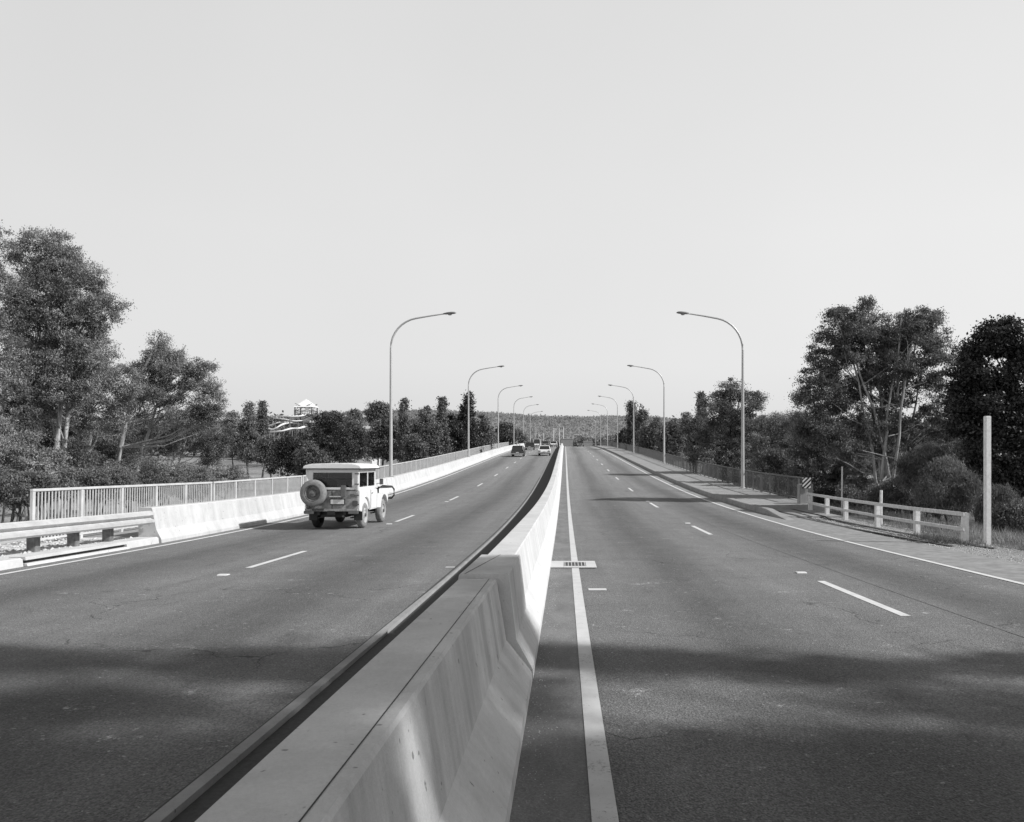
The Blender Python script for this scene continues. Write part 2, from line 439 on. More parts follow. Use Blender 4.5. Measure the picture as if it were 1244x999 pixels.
# kerb strip beside the median
mb = MB(); sweep(mb, [(-1.93, 0), (-1.93, .03), (-1.925, .035), (-1.83, .035), (-1.825, 0)], -30, 236, xf=lambda d, x, z: ((.045*sstep(8, 14, d) if x < -1.85 else 0)+(.02 if x < -1.85 else 0), 0))
tag(mb.build('kerb_strip', M['conc_path']), kind='structure')
strip('tar_joint', -1.955, -1.922, -30, 60, .004, M['tar'], 1.5)
# transverse deck joints
for d, x0, x1 in ((43.3, -9.3, -2.0), (58.5, -9.3, -2.0), (74, -9.3, -2.0)):
    strip('deck_joint', x0, x1, d, d+.07, .006, M['conc_path'], 1)
strip('deck_joint', -2.12, -1.957, 13.72, 13.85, .006, M['conc_verge'], 1)
strip('deck_joint', .34, .60, 11.0, 11.2, .006, M['paint_worn'], 1)
# long worn strip in the right lanes (resurfacing seam)
for x0, x1, a, b in ((4.62, 4.72, 7, 34),):
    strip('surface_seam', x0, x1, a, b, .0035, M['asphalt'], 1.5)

# right kerb and footpath
mb = MB(); sweep(mb, [(7.55, -.02), (7.57, .19), (7.60, .21), (7.85, .21), (7.85, -.02)], 29.2, 236)
for_taper = lambda d, x, z: (0, -max(0, z)*(1-(d-26.4)/2.78)*.99)
sweep(mb, [(7.55, -.02), (7.57, .19), (7.60, .21), (7.85, .21), (7.85, -.02)], 26.4, 29.18, .7, xf=for_taper)
tag(mb.build('kerb', M['conc_path']), kind='structure')
mb = MB(); sweep(mb, [(7.853, -.05), (7.853, .185), (10.62, .22), (10.62, -.05)], 31.5, 236, 2)
tag(mb.build('footpath', M['conc_path']), kind='structure')
mb = MB()
for d in drange(33.5, 231, 2.0): sweep(mb, [(7.86, .189), (10.5, .222)], d, d+.02, .02, closed=False)
tag(mb.build('footpath_joint', M['joint']), kind='structure')
mb = MB(); sweep(mb, [(7.853, -.05), (7.853, .04), (9.9, .05), (9.9, -.05)], 27.6, 31.49, 1.3)
tag(mb.build('concrete_apron', M['conc_path']), kind='structure')
# tyre marks on the apron and gravel
def curve_strip(name, pts, w, z, m):
    mb = MB(); vs = []; n = len(pts)
    for i, (x, d) in enumerate(pts):
        a = pts[max(0, i-1)]; b = pts[min(n-1, i+1)]; t = Vector((b[0]-a[0], b[1]-a[1])).normalized(); q = Vector((-t.y, t.x))*w/2
        for s in (-1, 1):
            X, D = x+s*q.x, d+s*q.y; vs.append((X, D, max(P(D)+z, (P(D)+.05 if (7.85 < X < 9.9 and 27.6 < D < 31.5) else -99)+.006)))
    mb.add(vs, [(2*i, 2*i+1, 2*i+3, 2*i+2) for i in range(n-1)]); return tag(mb.build(name, m), kind='structure')
curve_strip('tyre_mark', [(8.3+1.35*math.sin(t*PI*.5)*0+.55*t*t+.1*t, 31.3-13.5*t) for t in np.linspace(0, 1, 24)], .16, .008, M['track'])
curve_strip('tyre_mark', [(9.2+.42*t*t, 31.3-14.0*t) for t in np.linspace(0, 1, 24)], .15, .008, M['track'])

# left: kerb, verge and footpath
mb = MB(); sweep(mb, [(-9.72, -.02), (-9.74, .13), (-9.78, .155), (-9.95, .155), (-9.95, -.02)], -30, 13.9)
sweep(mb, [(-9.72, -.02), (-9.74, .13), (-9.78, .155), (-9.95, .155), (-9.95, -.02)], 17.2, 18.55)
tag(mb.build('kerb', M['conc_verge']), kind='structure')
mb = MB(); sweep(mb, [(-9.953, -.1), (-9.953, .15), (-13.0, .12), (-13.0, -.1)], -30, 18.6)
tag(mb.build('verge', M['conc_verge']), kind='structure')
mb = MB(); sweep(mb, [(-10.28, -.1), (-10.28, .15), (-11.9, .15), (-11.9, -.1)], 18.63, 236, 2)
tag(mb.build('footpath', M['conc_path']), kind='structure')

# ---------------------------------------------------------------- drain inlet and grate
r = empty('kerb_inlet', (-9.75, 15.55, P(15.55)), 0, 'concrete side entry drain inlet in the kerb below the left guardrail', 'drain')
def loc_sweep(prof, d0, d1, r0):   # sweep relative to an empty
    mb = MB(); ds = drange(d0, d1, .6); n = len(prof); o = r0.location
    for d in ds:
        for x, z in prof: mb.v.append((x-o.x, d-o.y, P(d)+z-o.z))
    for i in range(len(ds)-1):
        for k in range(n): mb.f.append((i*n+k, i*n+(k+1) % n, (i+1)*n+(k+1) % n, (i+1)*n+k))
    mb.f.append(tuple(range(n))); mb.f.append(tuple((len(ds)-1)*n+k for k in range(n))[::-1]); return mb
loc_sweep([(-9.70,.11),(-9.70,.17),(-10.0,.175),(-10.0,.155),(-9.9,.11)], 13.92, 17.18, r).build('lintel', M['conc_verge'], r)
loc_sweep([(-9.78,.0),(-9.78,.11),(-9.95,.11),(-9.95,0)], 13.95, 17.15, r).build('opening', M['black'], r)
loc_sweep([(-9.66,.004),(-9.68,.05),(-9.775,.05),(-9.775,.004)], 13.92, 17.18, r).build('sill', M['conc_verge'], r)
gr = empty('drain_grate', (.15, 14.1, P(14.1)+.013), 0, 'black barred drain grate in a pale concrete surround on the road', 'drain', rx=math.atan(slope(14.1)))
mb = MB()
mb.box((-.30, 0, .006), (.265, .98, .012)); mb.box((.325, 0, .006), (.18, .98, .012)); mb.box((.035, .40, .006), (.40, .18, .012)); mb.box((.035, -.40, .006), (.40, .18, .012))
mb.build('surround', M['conc_white'], gr)
MB().box((.035, 0, .001), (.40, .60, .006)).build('pit', M['black'], gr)
mb = MB()
for k in range(7): mb.box((-.145+k*.06, 0, .009), (.013, .60, .012))
mb.build('bars', M['conc_white'], gr)

# ---------------------------------------------------------------- concrete barriers
near_prof = [(-.255, 0), (-.262, .075), (-.462, .325), (-.537, .792), (-.548, .807), (-.832, .807), (-.842, .797), (-.92, .32), (-1.05, .075), (-1.05, 0)]
mb = MB(); sweep(mb, near_prof, -12, 6.11, 1.0)
o = mb.build('median_barrier', M['conc_near']); tag(o, 'weathered grey concrete barrier section with stained face closest to the viewer', 'concrete barrier')
# thin groove along its top
mb = MB(); sweep(mb, [(-.598, .8082), (-.593, .8082)], -12, 6.1, 1.0, closed=False)
gro = mb.build('groove', M['tar']); gro.parent = o
tprof = [(-.25, 0), (-.254, .08), (-.385, .315), (-.445, .826), (-.452, .84), (-.832, .84), (-.842, .83), (-.92, .32), (-1.05, .08), (-1.05, 0)]
mb = MB(); sweep(mb, tprof, 6.16, 7.75, .8)
o = mb.build('median_barrier', M['conc_near']); tag(o, 'short wider concrete transition block with a groove across its top between two barrier sections', 'concrete barrier')
mb = MB(); mb.add([(-.80,6.165,P(6.165)+.8415),(-.79,6.165,P(6.165)+.8415),(-.645,7.74,P(7.74)+.8415),(-.637,7.74,P(7.74)+.8415)], [(0,1,3,2)])
q = mb.build('groove', M['joint']); q.parent = o
fprof = [(-.25, 0), (-.256, .075), (-.43, .32), (-.512, .797), (-.523, .81), (-.80, .81), (-.81, .80), (-.90, .31), (-1.05, .075), (-1.05, 0)]
mb = MB(); sweep(mb, fprof, 7.78, 236, 1.5)
o = mb.build('median_barrier', M['conc_white']); tag(o, 'long bright white concrete median barrier running away up the bridge', 'concrete barrier')
for d in np.arange(19.7, 200, 12.0):
    mb = MB(); sweep(mb, [(x+(.003 if x > -.6 else -.003), z+.002) for x, z in fprof[:-1]], d, d+.02, .02, closed=False)
    q = mb.build('expansion_joint', M['joint']); q.parent = o
lprof = [(-9.70, 0), (-9.703, .08), (-9.83, .33), (-9.93, .83), (-9.95, .85), (-10.24, .85), (-10.26, .83), (-10.26, 0)]
mb = MB(); sweep(mb, lprof, 18.62, 236, 1.5)
o = mb.build('parapet_barrier', M['conc_white']); tag(o, 'long white concrete parapet barrier along the left side of the bridge', 'concrete barrier')
for d in np.arange(31, 200, 12.0):
    mb = MB(); sweep(mb, [(x+.003, z+.001) for x, z in lprof[:5]], d, d+.02, .02, closed=False)
    q = mb.build('expansion_joint', M['joint']); q.parent = o

# ---------------------------------------------------------------- railings, one thing per section
def railing_section(name, nb, bay, m, label, group, h=1.12, pw=.09, bsp=.115, bw_=.022):
    r = empty(name, (0, 0, 0), 0, label, 'railing', group)
    Ln = nb*bay
    MB().box((0, Ln/2, h-.03), (.075, Ln+.10, .06)).build('top_rail', m, r, bevel=.008)
    MB().box((0, Ln/2, .11), (.045, Ln+.06, .045)).build('bottom_rail', m, r)
    for k in range(nb+1):
        MB().box((0, k*bay, (h-.06)/2), (.06, pw, h-.064)).build('post', m, r)
    mb = MB(); n = int(Ln/bsp)
    for i in range(n):
        y = (i+.5)*Ln/n
        if min(abs(y-k*bay) for k in range(nb+1)) > .07: mb.box((0, y, (h+.06)/2), (bw_, bw_, h-.19))
    mb.build('balusters', m, r)
    return r
LL = 8.62
proto = railing_section('bridge_railing', 5, 1.68, M['rail_light'], 'x', None, 1.22)
for k in range(26):
    o = proto if k == 0 else copy_tree(proto)
    d = 16.7+LL*k
    o.location = (-11.5, d, P(d)+.12); o.rotation_euler = (math.atan((P(d+LL)-P(d))/LL), 0, 0)
    if k == 0: o['label'] = 'pale left railing section at its near free end behind the steel guardrail'
    elif k == 1: o['label'] = 'pale left railing section above the bare parapet just before the four wheel drive'
    elif k == 2: o['label'] = 'pale left railing section partly hidden behind the four wheel drive'
    elif k == 3: o['label'] = 'pale left railing section behind the nearest left street lamp'
    else: o['label'] = 'pale vertical bar railing section beyond the nearest left street lamp'
    if k >= 4: o['group'] = 'sections of the pale left bridge railing'
proto = railing_section('bridge_railing', 5, 1.62, M['rail_dark'], 'x', None, 1.05, .07, .14, .015)
LR = 8.35
for k in range(24):
    o = proto if k == 0 else copy_tree(proto)
    d = 32.9+LR*k
    o.location = (10.45, d, P(d)+.2); o.rotation_euler = (math.atan((P(d+LR)-P(d))/LR), 0, 0)
    if k == 0: o['label'] = 'dark right railing section ending at the striped hazard board'
    elif k == 1: o['label'] = 'dark right railing section behind the nearest right street lamp'
    else: o['label'] = 'dark vertical bar railing section beyond the nearest right street lamp'
    if k >= 2: o['group'] = 'sections of the dark right bridge railing'
# end post with striped board
r = empty('railing_end_post', (9.95, 32.3, P(32.3)+.02), 0, 'grey concrete end pillar where the right bridge railing stops', 'pillar')
mb = MB(); mb.box((-.02, 0, .5), (.34, .38, 1.0)); mb.build('pillar', M['conc_path'], r, bevel=.02)
MB().box((.35, .35, .55), (.35, .06, .9)).build('side_plate', M['rail_dark'], r)
r = empty('hazard_board', (10.02, 32.05, P(32.05)+.86), 0, 'small hazard board with black and white diagonal stripes on the pillar', 'sign')
MB().box((0, 0, .22), (.36, .02, .46)).build('board', M['black'], r)
mb = MB()
def clip_stripe(c):   # 45 degree band clipped to the board
    w, h0, h1, t = .172, 0.0, .44, .085
    poly = [(-w, h0), (w, h0), (w, h1), (-w, h1)]
    def clip(poly, f):
        out = []
        for i in range(len(poly)):
            a, b = poly[i], poly[(i+1) % len(poly)]; fa, fb = f(a), f(b)
            if fa >= 0: out.append(a)
            if fa*fb < 0: u = fa/(fa-fb); out.append((a[0]+(b[0]-a[0])*u, a[1]+(b[1]-a[1])*u))
        return out
    poly = clip(poly, lambda p: (p[1]-p[0])-c)
    poly = clip(poly, lambda p: c+t-(p[1]-p[0])) if len(poly) > 2 else []
    return poly
for c in (-.14, .04, .22, .40, .56):
    p = clip_stripe(c)
    if len(p) > 2: mb.add([(x, -.013, z) for x, z in p], [tuple(range(len(p)))])
mb.build('stripes', M['paint'], r)

# ---------------------------------------------------------------- steel guardrail on the left
r = empty('guardrail', (-10.1, 18.4, P(18.4)), 0, 'galvanised steel beam guardrail on stout posts joined to the left parapet', 'guardrail')
def gx(d): return -9.93-.075*(18.45-d)*.5-.006*(18.45-d)**2*.2
wprof = [(0, .44), (.012, .452), (.075, .485), (.08, .54), (.01, .575), (.0, .60), (.01, .625), (.08, .66), (.075, .715), (.012, .748), (0, .76)]
wprof2 = [(x-.006, z) for x, z in wprof][::-1]
mb = MB(); pr = wprof+wprof2; ds = drange(6.5, 18.55, .8); n = len(pr)
for d in ds:
    for x, z in pr: mb.v.append((gx(d)+x*1.2-r.location.x, d-r.location.y, P(d)+z+.02-r.location.z))
for i in range(len(ds)-1):
    for k in range(n): mb.f.append((i*n+k, i*n+(k+1) % n, (i+1)*n+(k+1) % n, (i+1)*n+k))
mb.build('beam', M['steel'], r)
for d in (17.4, 16.25, 15.1, 13.2, 11.2, 9.2, 7.2):
    b = Vector((gx(d), d, P(d)))-r.location
    MB().box((b.x-.30, b.y, b.z+.385), (.17, .17, .74)).build('post', M['timber'], r, bevel=.01)
    q = MB().box((b.x-.115, b.y, b.z+.62), (.19, .14, .26)).build('blockout', M['timber'], r, bevel=.01)
mb = MB()
for d in (17.9, 16.25, 13.2, 9.2):
    b = Vector((gx(d), d, P(d)))-r.location
    for z in (.56, .63): mb.lathe([(0, .018), (.012, .018), (.016, .008)], 8, 'x', (b.x+.01, b.y, b.z+.03+z))
mb.build('bolts', M['steel'], r)

# ---------------------------------------------------------------- white timber fence, stakes and pole
fr = empty('timber_fence', (9.6, 24, P(24)), 0, 'white post and rail timber fence along the right gravel shoulder', 'fence')
fp = [(9.78, 30.8), (9.70, 28.6), (9.66, 26.6), (9.62, 23.8), (9.60, 21.1), (9.62, 18.6)]
hz = []
for i, (x, d) in enumerate(fp):
    p = Vector((x, d, P(d)-.1))-fr.location; hh = .83
    MB().box((p.x, p.y, p.z+hh/2), (.14, .14, hh)).build('post', M['white_timber'], fr, bevel=.012)
    hz.append(Vector((x, d, P(d)))-fr.location)
mbt = [(.70, .095, 'top_rail'), (.34, .085, 'mid_rail')]
for hgt, t, nm in mbt:
    for i in range(len(hz)-1):
        a, b = hz[i].copy(), hz[i+1].copy(); ex = (b-a).normalized()
        if i == 0: a -= ex*.12
        if i == len(hz)-2 : b += ex*.16
        c = (a+b)/2; dl = (b-a)
        o = MB().box((0, 0, 0), (.05, dl.length-.006, t), rx=math.atan2(dl.z, dl.y)*0).build(nm, M['white_timber2'], fr, bevel=.006)
        q = dl.to_track_quat('Y', 'Z'); 
        o.rotation_euler = q.to_euler(); o.location = (c.x-.10, c.y, c.z+hgt)
x, d = 10.05, 18.4
r = empty('marker_pole', (x, d, P(d)-.12), 0, 'tall plain white square pole standing right of the timber fence end', 'pole')
MB().box((0, 0, 1.58), (.125, .125, 3.16)).build('shaft', M['white_timber'], r, bevel=.01)
MB().box((0, 0, .03), (.24, .24, .08)).build('footing', M['conc_path'], r)
def stake(X, D, h, w, label, m='white_timber2'):
    z = GZ(X, D); o = MB().tube([(0, 0, -.2), (0, 0, h*.5), (.01, 0, h)], [w*.6, w*.55, w*.5], 8).build('stake', M[m], loc=(X, D, z))
    tag(o, label, 'stake')
stake(10.75, 30.0, 1.95, .06, 'thin grey stake rising behind the third fence post')
stake(10.3, 25.2, 1.2, .09, 'short white stake behind the middle of the timber fence', 'white_timber')

# ---------------------------------------------------------------- street lamps
def lamp_proto():
    r = empty('street_lamp', (0, 0, 0), 0, 'x', 'street lamp')
    # arm reaches toward +x
    pts = [(0, 0, 0), (0, 0, 4), (0, 0, 7.6)]; rad = [.105, .085, .066]
    for a in np.linspace(0, 1, 9)[1:]:
        th = a*R(80); pts.append((1.75*(1-math.cos(th)), 0, 7.6+1.75*math.sin(th))); rad.append(.064-.012*a)
    ex, ez = pts[-1][0], pts[-1][2]
    pts.append((ex+.8, 0, ez+.14)); rad.append(.045); pts.append((3.05, 0, ez+.26)); rad.append(.038)
    MB().tube(pts, rad, 12).build('pole', M['pole'], r, smooth=True)
    hx, hz_ = 3.0, ez+.25
    vs = []; prof = [(0, .035, .035), (.08, .07, .06), (.25, .13, .09), (.5, .15, .10), (.68, .12, .08), (.78, .04, .03)]
    mb = MB(); n = 12
    for (x, w, h) in prof:
        for k in range(n):
            th = 2*PI*k/n; zz = math.sin(th)*h
            mb.v.append((hx+x, math.cos(th)*w, hz_+x*.08+(zz if zz > 0 else zz*.45)))
    for i in range(len(prof)-1):
        for k in range(n): mb.f.append((i*n+k, i*n+(k+1) % n, (i+1)*n+(k+1) % n, (i+1)*n+k))
    mb.f.append(tuple(range(n))); mb.f.append(tuple((len(prof)-1)*n+k for k in range(n)))
    hd = mb.build('lamp_head', M['lamp'], r, smooth=True)
    MB().lathe([(-.075, .03), (-.06, .09), (-.02, .12), (0, .12)], 12, 'z', (hx+.42, 0, hz_+.0)).build('lens', M['lens'], hd, smooth=True)
    MB().box((0, 0, .015), (.36, .36, .03)).build('base_plate', M['pole'], r)
    return r
lp = lamp_proto(); first = True
order = ['nearest', 'second', 'third', 'fourth', 'fifth']
for side, X, d0, S, nn, zb in (('left', -10.08, 44.9, 36.2, 9, .86), ('right', 10.15, 44.1, 34.9, 9, .215)):
    for k in range(nn):
        o = lp if first else copy_tree(lp); first = False
        d = d0+S*k
        o.location = (X, d, P(d)+zb-(.0)); o.rotation_euler = (0, 0, 0 if side == 'left' else PI)
        if side == 'right': o.scale = (1.0, 1.0, 1.04)
        else: o.scale = (1, 1, .985)
        if k < 5: o['label'] = f'{order[k]} curved arm street lamp along the {side} side of the bridge'
        else: o['label'] = f'tiny far street lamp past the fifth one on the {side} side'; o['group'] = f'far {side} street lamps'
# plain thin poles beyond the crest
for px, top, D in ((672.6, 520, 330), (679.6, 520, 360), (684.5, 519, 300), (660.5, 526, 380)):
    x = (px-VX)*D/F; z0 = P(D)-1; zt = at(px, top, D).z
    o = MB().tube([(0, 0, 0), (0, 0, (zt-z0)*.6), (0, 0, zt-z0)], [.17, .14, .1], 8).build('power_pole', M['roof_white'], loc=(x, D, z0))
    tag(o, 'thin pale bare pole beyond the crest of the road', 'pole', 'bare poles beyond the crest')

# ---------------------------------------------------------------- raised pavement markers
mk = None
for X, D in ((3.97, 13.0), (3.97, 25.0), (3.97, 37), (-5.6, 12.7), (-5.6, 24.7), (-5.6, 36.7)):
    if mk is None: mk = MB().prism([(-.05, 0), (-.035, .018), (.035, .018), (.05, 0)], -.055, .055).build('road_marker', M['paint'], bevel=.003); o = mk
    else: o = mk.copy(); col.objects.link(o)
    o.location = (X, D, P(D)+.001); o.rotation_euler = (math.atan(slope(D)), 0, 0); o.scale = (1.5, 1.5, 1)
    near = {13.0: 'beyond the nearest dash', 25.0: 'beyond the second dash', 37: 'beyond the third dash', 12.7: 'short of the nearest dash', 24.7: 'short of the second dash', 36.7: 'short of the third dash'}[D]
    tag(o, f'white raised pavement marker {near} in the {"right" if X > 0 else "left"} carriageway', 'road marker')

# ---------------------------------------------------------------- four wheel drive
def arc(cy, cz, r, a0, a1, n=10): return [(cy+r*math.cos(a0+(a1-a0)*i/n), cz+r*math.sin(a0+(a1-a0)*i/n)) for i in range(n+1)]
def wheel(parent, c, rr=.39, w=.21, m_t='rubber', m_r='rim', face=1, name='wheel'):
    """axis along x; face = side of the rim"""
    t = MB().lathe([(-w/2, rr*.62), (-w/2, rr*.86), (-w*.36, rr*.97), (-w*.2, rr), (w*.2, rr), (w*.36, rr*.97), (w/2, rr*.86), (w/2, rr*.62)], 28, ring=True).build(name, M[m_t], parent, smooth=True, loc=c)
    ri = MB().lathe([(face*w*.30, rr*.64), (face*(w/2+.002), rr*.63), (face*(w/2-.01), rr*.56), (face*w*.22, rr*.50), (face*w*.28, rr*.30), (face*w*.42, rr*.22), (face*w*.46, .01)], 24).build('rim', M[m_r], t, smooth=True)
    MB().lathe([(face*w*.40, rr*.15), (face*w*.62, rr*.14), (face*w*.66, rr*.08)], 14).build('hub', M['mid_car'], t, smooth=True)
    return t
def offroader():
    r = empty('four_wheel_drive', (0, 0, 0), 0, 'white boxy four wheel drive with a spare wheel on its back in the left lane', 'four wheel drive')
    W = .83; WH = M['white_car']
    tub = [(.02, .56), (.02, 1.16), (2.08, 1.16), (2.08, .52), (1.30, .52)]+arc(.80, .46, .47, R(5), R(175), 12)+[(.30, .52)]
    b = MB()
    b.prism(tub, -W, -W+.05); b.prism(tub, W-.05, W)                      # side panels
    b.box((0, .05, .85), (1.56, .05, .60)); b.box((0, 1.15, .56), (1.56, 2.0, .05)); b.box((0, 2.06, .86), (1.56, .06, .62))
    b.box((.60, .80, .74), (.36, 1.0, .36)); b.box((-.60, .80, .74), (.36, 1.0, .36))
    b.build('body', WH, r, bevel=.012)
    # tailgate doors, dust and the rear's shade both in the colour
    MB().box((0, .014, .86), (1.50, .02, .58)).build('tailgate', M['rear_grey'], r, bevel=.006)
    # bonnet, front wings, grille
    hood = [(2.10, 1.0), (2.10, 1.165), (2.6, 1.16), (3.30, 1.10), (3.42, 1.05), (3.44, .62), (3.3, .60), (2.10, .60)]
    MB().prism(hood, -.50, .50).build('bonnet', WH, r, bevel=.025)
    wing = [(2.11, .54), (2.11, .99), (3.40, .96), (3.56, .90), (3.60, .78), (3.52, .66)]+arc(3.08, .46, .47, R(25), R(170), 12)+[(2.60, .52)]
    for s in (-1, 1):
        MB().prism(wing, s*.502, s*W).build('front_wing', WH, r, bevel=.015)
    # hardtop: pillars, rails and roof
    t = MB()
    zt, zb = 1.80, 1.16
    for s in (-1, 1):
        for y, w in ((.06, .13), (1.05, .07), (1.92, .10)): t.box((s*(W-.045), y, (zt+zb)/2), (.05, w, zt-zb))
        t.box((s*(W-.045), .99, zt-.05), (.052, 1.95, .13)); t.box((s*(W-.045), .99, zb+.045), (.052, 1.95, .10))
        t.box((s*(W-.13), .045, (zt+zb)/2), (.20, .05, zt-zb))
    t.box((0, .045, zt-.045), (1.55, .052, .13)); t.box((0, .045, zb+.04), (1.55, .052, .10))
    t.box((0, 1.93, zt-.04), (1.55, .06, .10)); t.box((0, 1.98, zb+.03), (1.55, .10, .08))
    t.build('hardtop', WH, r, bevel=.01)
    rf = MB(); prof = [(-.90, 1.80), (-.90, 1.85), (-.84, 1.91), (-.62, 1.955), (0, 1.975), (.62, 1.955), (.84, 1.91), (.90, 1.85), (.90, 1.80)]
    rf.prism(prof, -.05, 2.12, 'y'); rf.build('roof', M['roof_white'], r, bevel=.02, smooth=True)
    MB().box((0, 1.03, 1.802), (1.825, 2.20, .03)).build('rain_gutter', M['dark_car'], r)
    # glass
    MB().box((0, .045, 1.50), (1.22, .012, .46)).build('rear_window', M['glass'], r)
    MB().box((0, .028, 1.50), (1.30, .01, .02)).build('window_seal', M['black'], r)
    for s in (-1, 1):
        MB().box((s*(W-.045), .57, 1.49), (.012, .89, .43)).build('side_window', M['glass'], r)
        MB().box((s*(W-.045), 1.48, 1.49), (.012, .78, .43)).build('side_window', M['glass'], r)
    MB().box((0, 1.95, 1.49), (1.5, .012, .5)).build('windscreen', M['glass'], r)
    # doors
    for s in (-1, 1):
        dr = MB(); dr.prism([(1.33, .56), (1.33, 1.14), (2.03, 1.14), (2.03, .56)], s*(W+.001), s*(W+.012))
        do = dr.build('door', WH, r, bevel=.004)
        MB().box((s*(W+.02), 1.42, 1.04), (.025, .13, .03)).build('handle', M['chrome'], do)
    sm = MB()
    for s in (-1, 1):
        for y, a, b_ in ((1.315, .56, 1.15), (2.055, .54, 1.16), (.0, .58, 1.15)): sm.box((s*(W+.001), y, (a+b_)/2), (.006, .016, b_-a))
    sm.build('panel_gaps', M['black'], r)
    # spare wheel on the left of the back
    sp = MB().lathe([(-.11, .25), (-.11, .34), (-.08, .385), (-.04, .40), (.04, .40), (.08, .385), (.11, .34), (.11, .25)], 30, 'y', ring=True).build('spare_wheel', M['dust_rubber'], r, smooth=True, loc=(-.52, -.17, 1.09))
    MB().lathe([(.05, .26), (-.08, .255), (-.09, .22), (-.02, .20), (-.03, .12), (-.075, .10), (-.08, .02)], 24, 'y').build('rim', M['timber'], sp, smooth=True)
    MB().lathe([(-.07, .05), (-.10, .05), (-.11, .02)], 12, 'y').build('hub', M['mid_car'], sp, smooth=True)
    MB().box((-.5, -.03, 1.0), (.5, .06, .10)).build('spare_carrier', M['mid_car'], r)
    # rear fittings
    MB().box((.18, -.07, .83), (.40, .02, .13)).build('number_plate', M['plate'], r)
    MB().box((.18, -.03, .83), (.46, .05, .18)).build('plate_bracket', M['dark_car'], r)
    MB().box((.37, -.08, 1.14), (.15, .12, .36)).build('jerry_can', M['mid_car'], r, bevel=.02)
    MB().box((.18, -.05, .985), (.50, .05, .035)).build('latch_bar', M['chrome'], r, bevel=.008)
    for s in (-1, 1):
        MB().box((s*.71, -.02, .78), (.14, .06, .16)).build('tail_lamp', M['red_lens'], r, bevel=.01)
        MB().box((s*.68, -.08, .52), (.30, .10, .10)).build('bumperette', M['mid_car'], r, bevel=.015)
    for z in (.75, 1.02, 1.35, 1.66): MB().box((.76, -.006, z), (.13, .02, .035)).build('hinge', M['mid_car'], r)
    MB().box((0, -.04, .585), (1.60, .10, .07)).build('rear_crossmember', M['rear_grey'], r)
    MB().tube([(.1, 1.2, .38), (.25, .5, .36), (.36, -.05, .40)], .03, 8).build('exhaust', M['timber'], r)
    for s in (-1, 1):
        MB().box((s*.70, .36, .42), (.26, .012, .34)).build('mud_flap', M['black'], r)
    MB().box((-.40, -.06, .60), (.36, .12, .06)).build('rear_step', M['dark_car'], r, bevel=.01)
    MB().box((0, -.065, .50), (.24, .10, .12)).build('tow_hitch', M['black'], r, bevel=.01)
    MB().box((0, .012, 1.175), (1.46, .02, .022)).build('tailgate_seam', M['black'], r)
    MB().box((0, .001, .86), (.018, .012, .57)).build('door_seam', M['black'], r)
    MB().lathe([(0, .055), (-.015, .05), (-.02, .01)], 14, 'y', (-.72, -.05, .66)).build('reflector', M['red_lens'], r)
    MB().box((.62, -.01, 1.03), (.12, .03, .07)).build('fuel_flap', M['mid_car'], r, bevel=.008)
    # chassis
    ch = MB()
    for s in (-1, 1): ch.box((s*.40, 1.7, .48), (.08, 3.5, .10))
    ch.tube([(-.70, .80, .40), (.70, .80, .40)], .045, 8); ch.tube([(-.70, 3.08, .40), (.70, 3.08, .40)], .045, 8)
    ch.lathe([(-.15, .03), (-.1, .13), (.05, .13), (.12, .03)], 12, 'y', (.05, .80, .40))
    for s in (-1, 1):
        ch.box((s*.5, .8, .33), (.06, 1.0, .03)); ch.box((s*.5, 3.08, .33), (.06, 1.0, .03))
    ch.box((0, .42, .45), (.8, .5, .18))
    ch.build('chassis', M['black'], r)
    for s in (-1, 1):
        wheel(r, (s*.70, .80, .39), face=s, m_r='rim', m_t='rubber' if s < 0 else 'dust_rubber')
        wheel(r, (s*.70, 3.08, .39), face=s, m_r='rim', m_t='rubber' if s < 0 else 'dust_rubber')
    # front bumper, bull bar and mirror
    MB().box((0, 3.68, .56), (1.5, .10, .14)).build('front_bumper', M['mid_car'], r, bevel=.01)
    bb = MB()
    for s in (-1, 1):
        bb.tube([(s*.45, 3.66, .6), (s*.45, 3.70, 1.10), (s*.60, 3.70, 1.19), (s*.95, 3.66, 1.17), (s*1.03, 3.64, 1.08), (s*1.03, 3.64, .88), (s*.95, 3.66, .78), (s*.45, 3.68, .76)], .032, 8)
        bb.tube([(s*.98, 3.62, 1.16), (s*.95, 2.9, 1.17), (s*.86, 2.15, 1.19)], .026, 8)
    bb.tube([(-.45, 3.70, 1.1), (.45, 3.70, 1.1)], .025, 8)
    bb.build('bull_bar', M['black'], r, smooth=True)
    for s in (-1, 1):
        mr = MB().tube([(s*.83, 1.98, 1.30), (s*.98, 2.02, 1.34)], .01, 6).build('wing_mirror', M['black'], r)
        MB().box((s*1.0, 2.0, 1.38), (.12, .03, .19)).build('mirror_glass', M['mid_car'], mr, bevel=.01)
    for x in (-.38, .38):
        s_ = MB(); s_.box((x, 1.15, .85), (.46, .48, .14)); s_.box((x, .93, 1.15), (.46, .12, .60), rx=-.12)
        s_.build('seat', M['seat'], r, bevel=.03)
    MB().tube([(.38+.17*math.cos(a), 1.66+.05*math.sin(a), 1.22+.16*math.sin(a)) for a in np.linspace(0, 2*PI, 17)], .012, 6).build('steering_wheel', M['black'], r)
    return r
ofr = offroader(); D = 22.6
ofr.location = (-6.80, D, P(D+.8)-slope(D+1.5)*.8+.004); ofr.scale = (.955, .96, .985); ofr.rotation_euler = (math.atan(slope(D+1.9)), 0, R(-1.0))

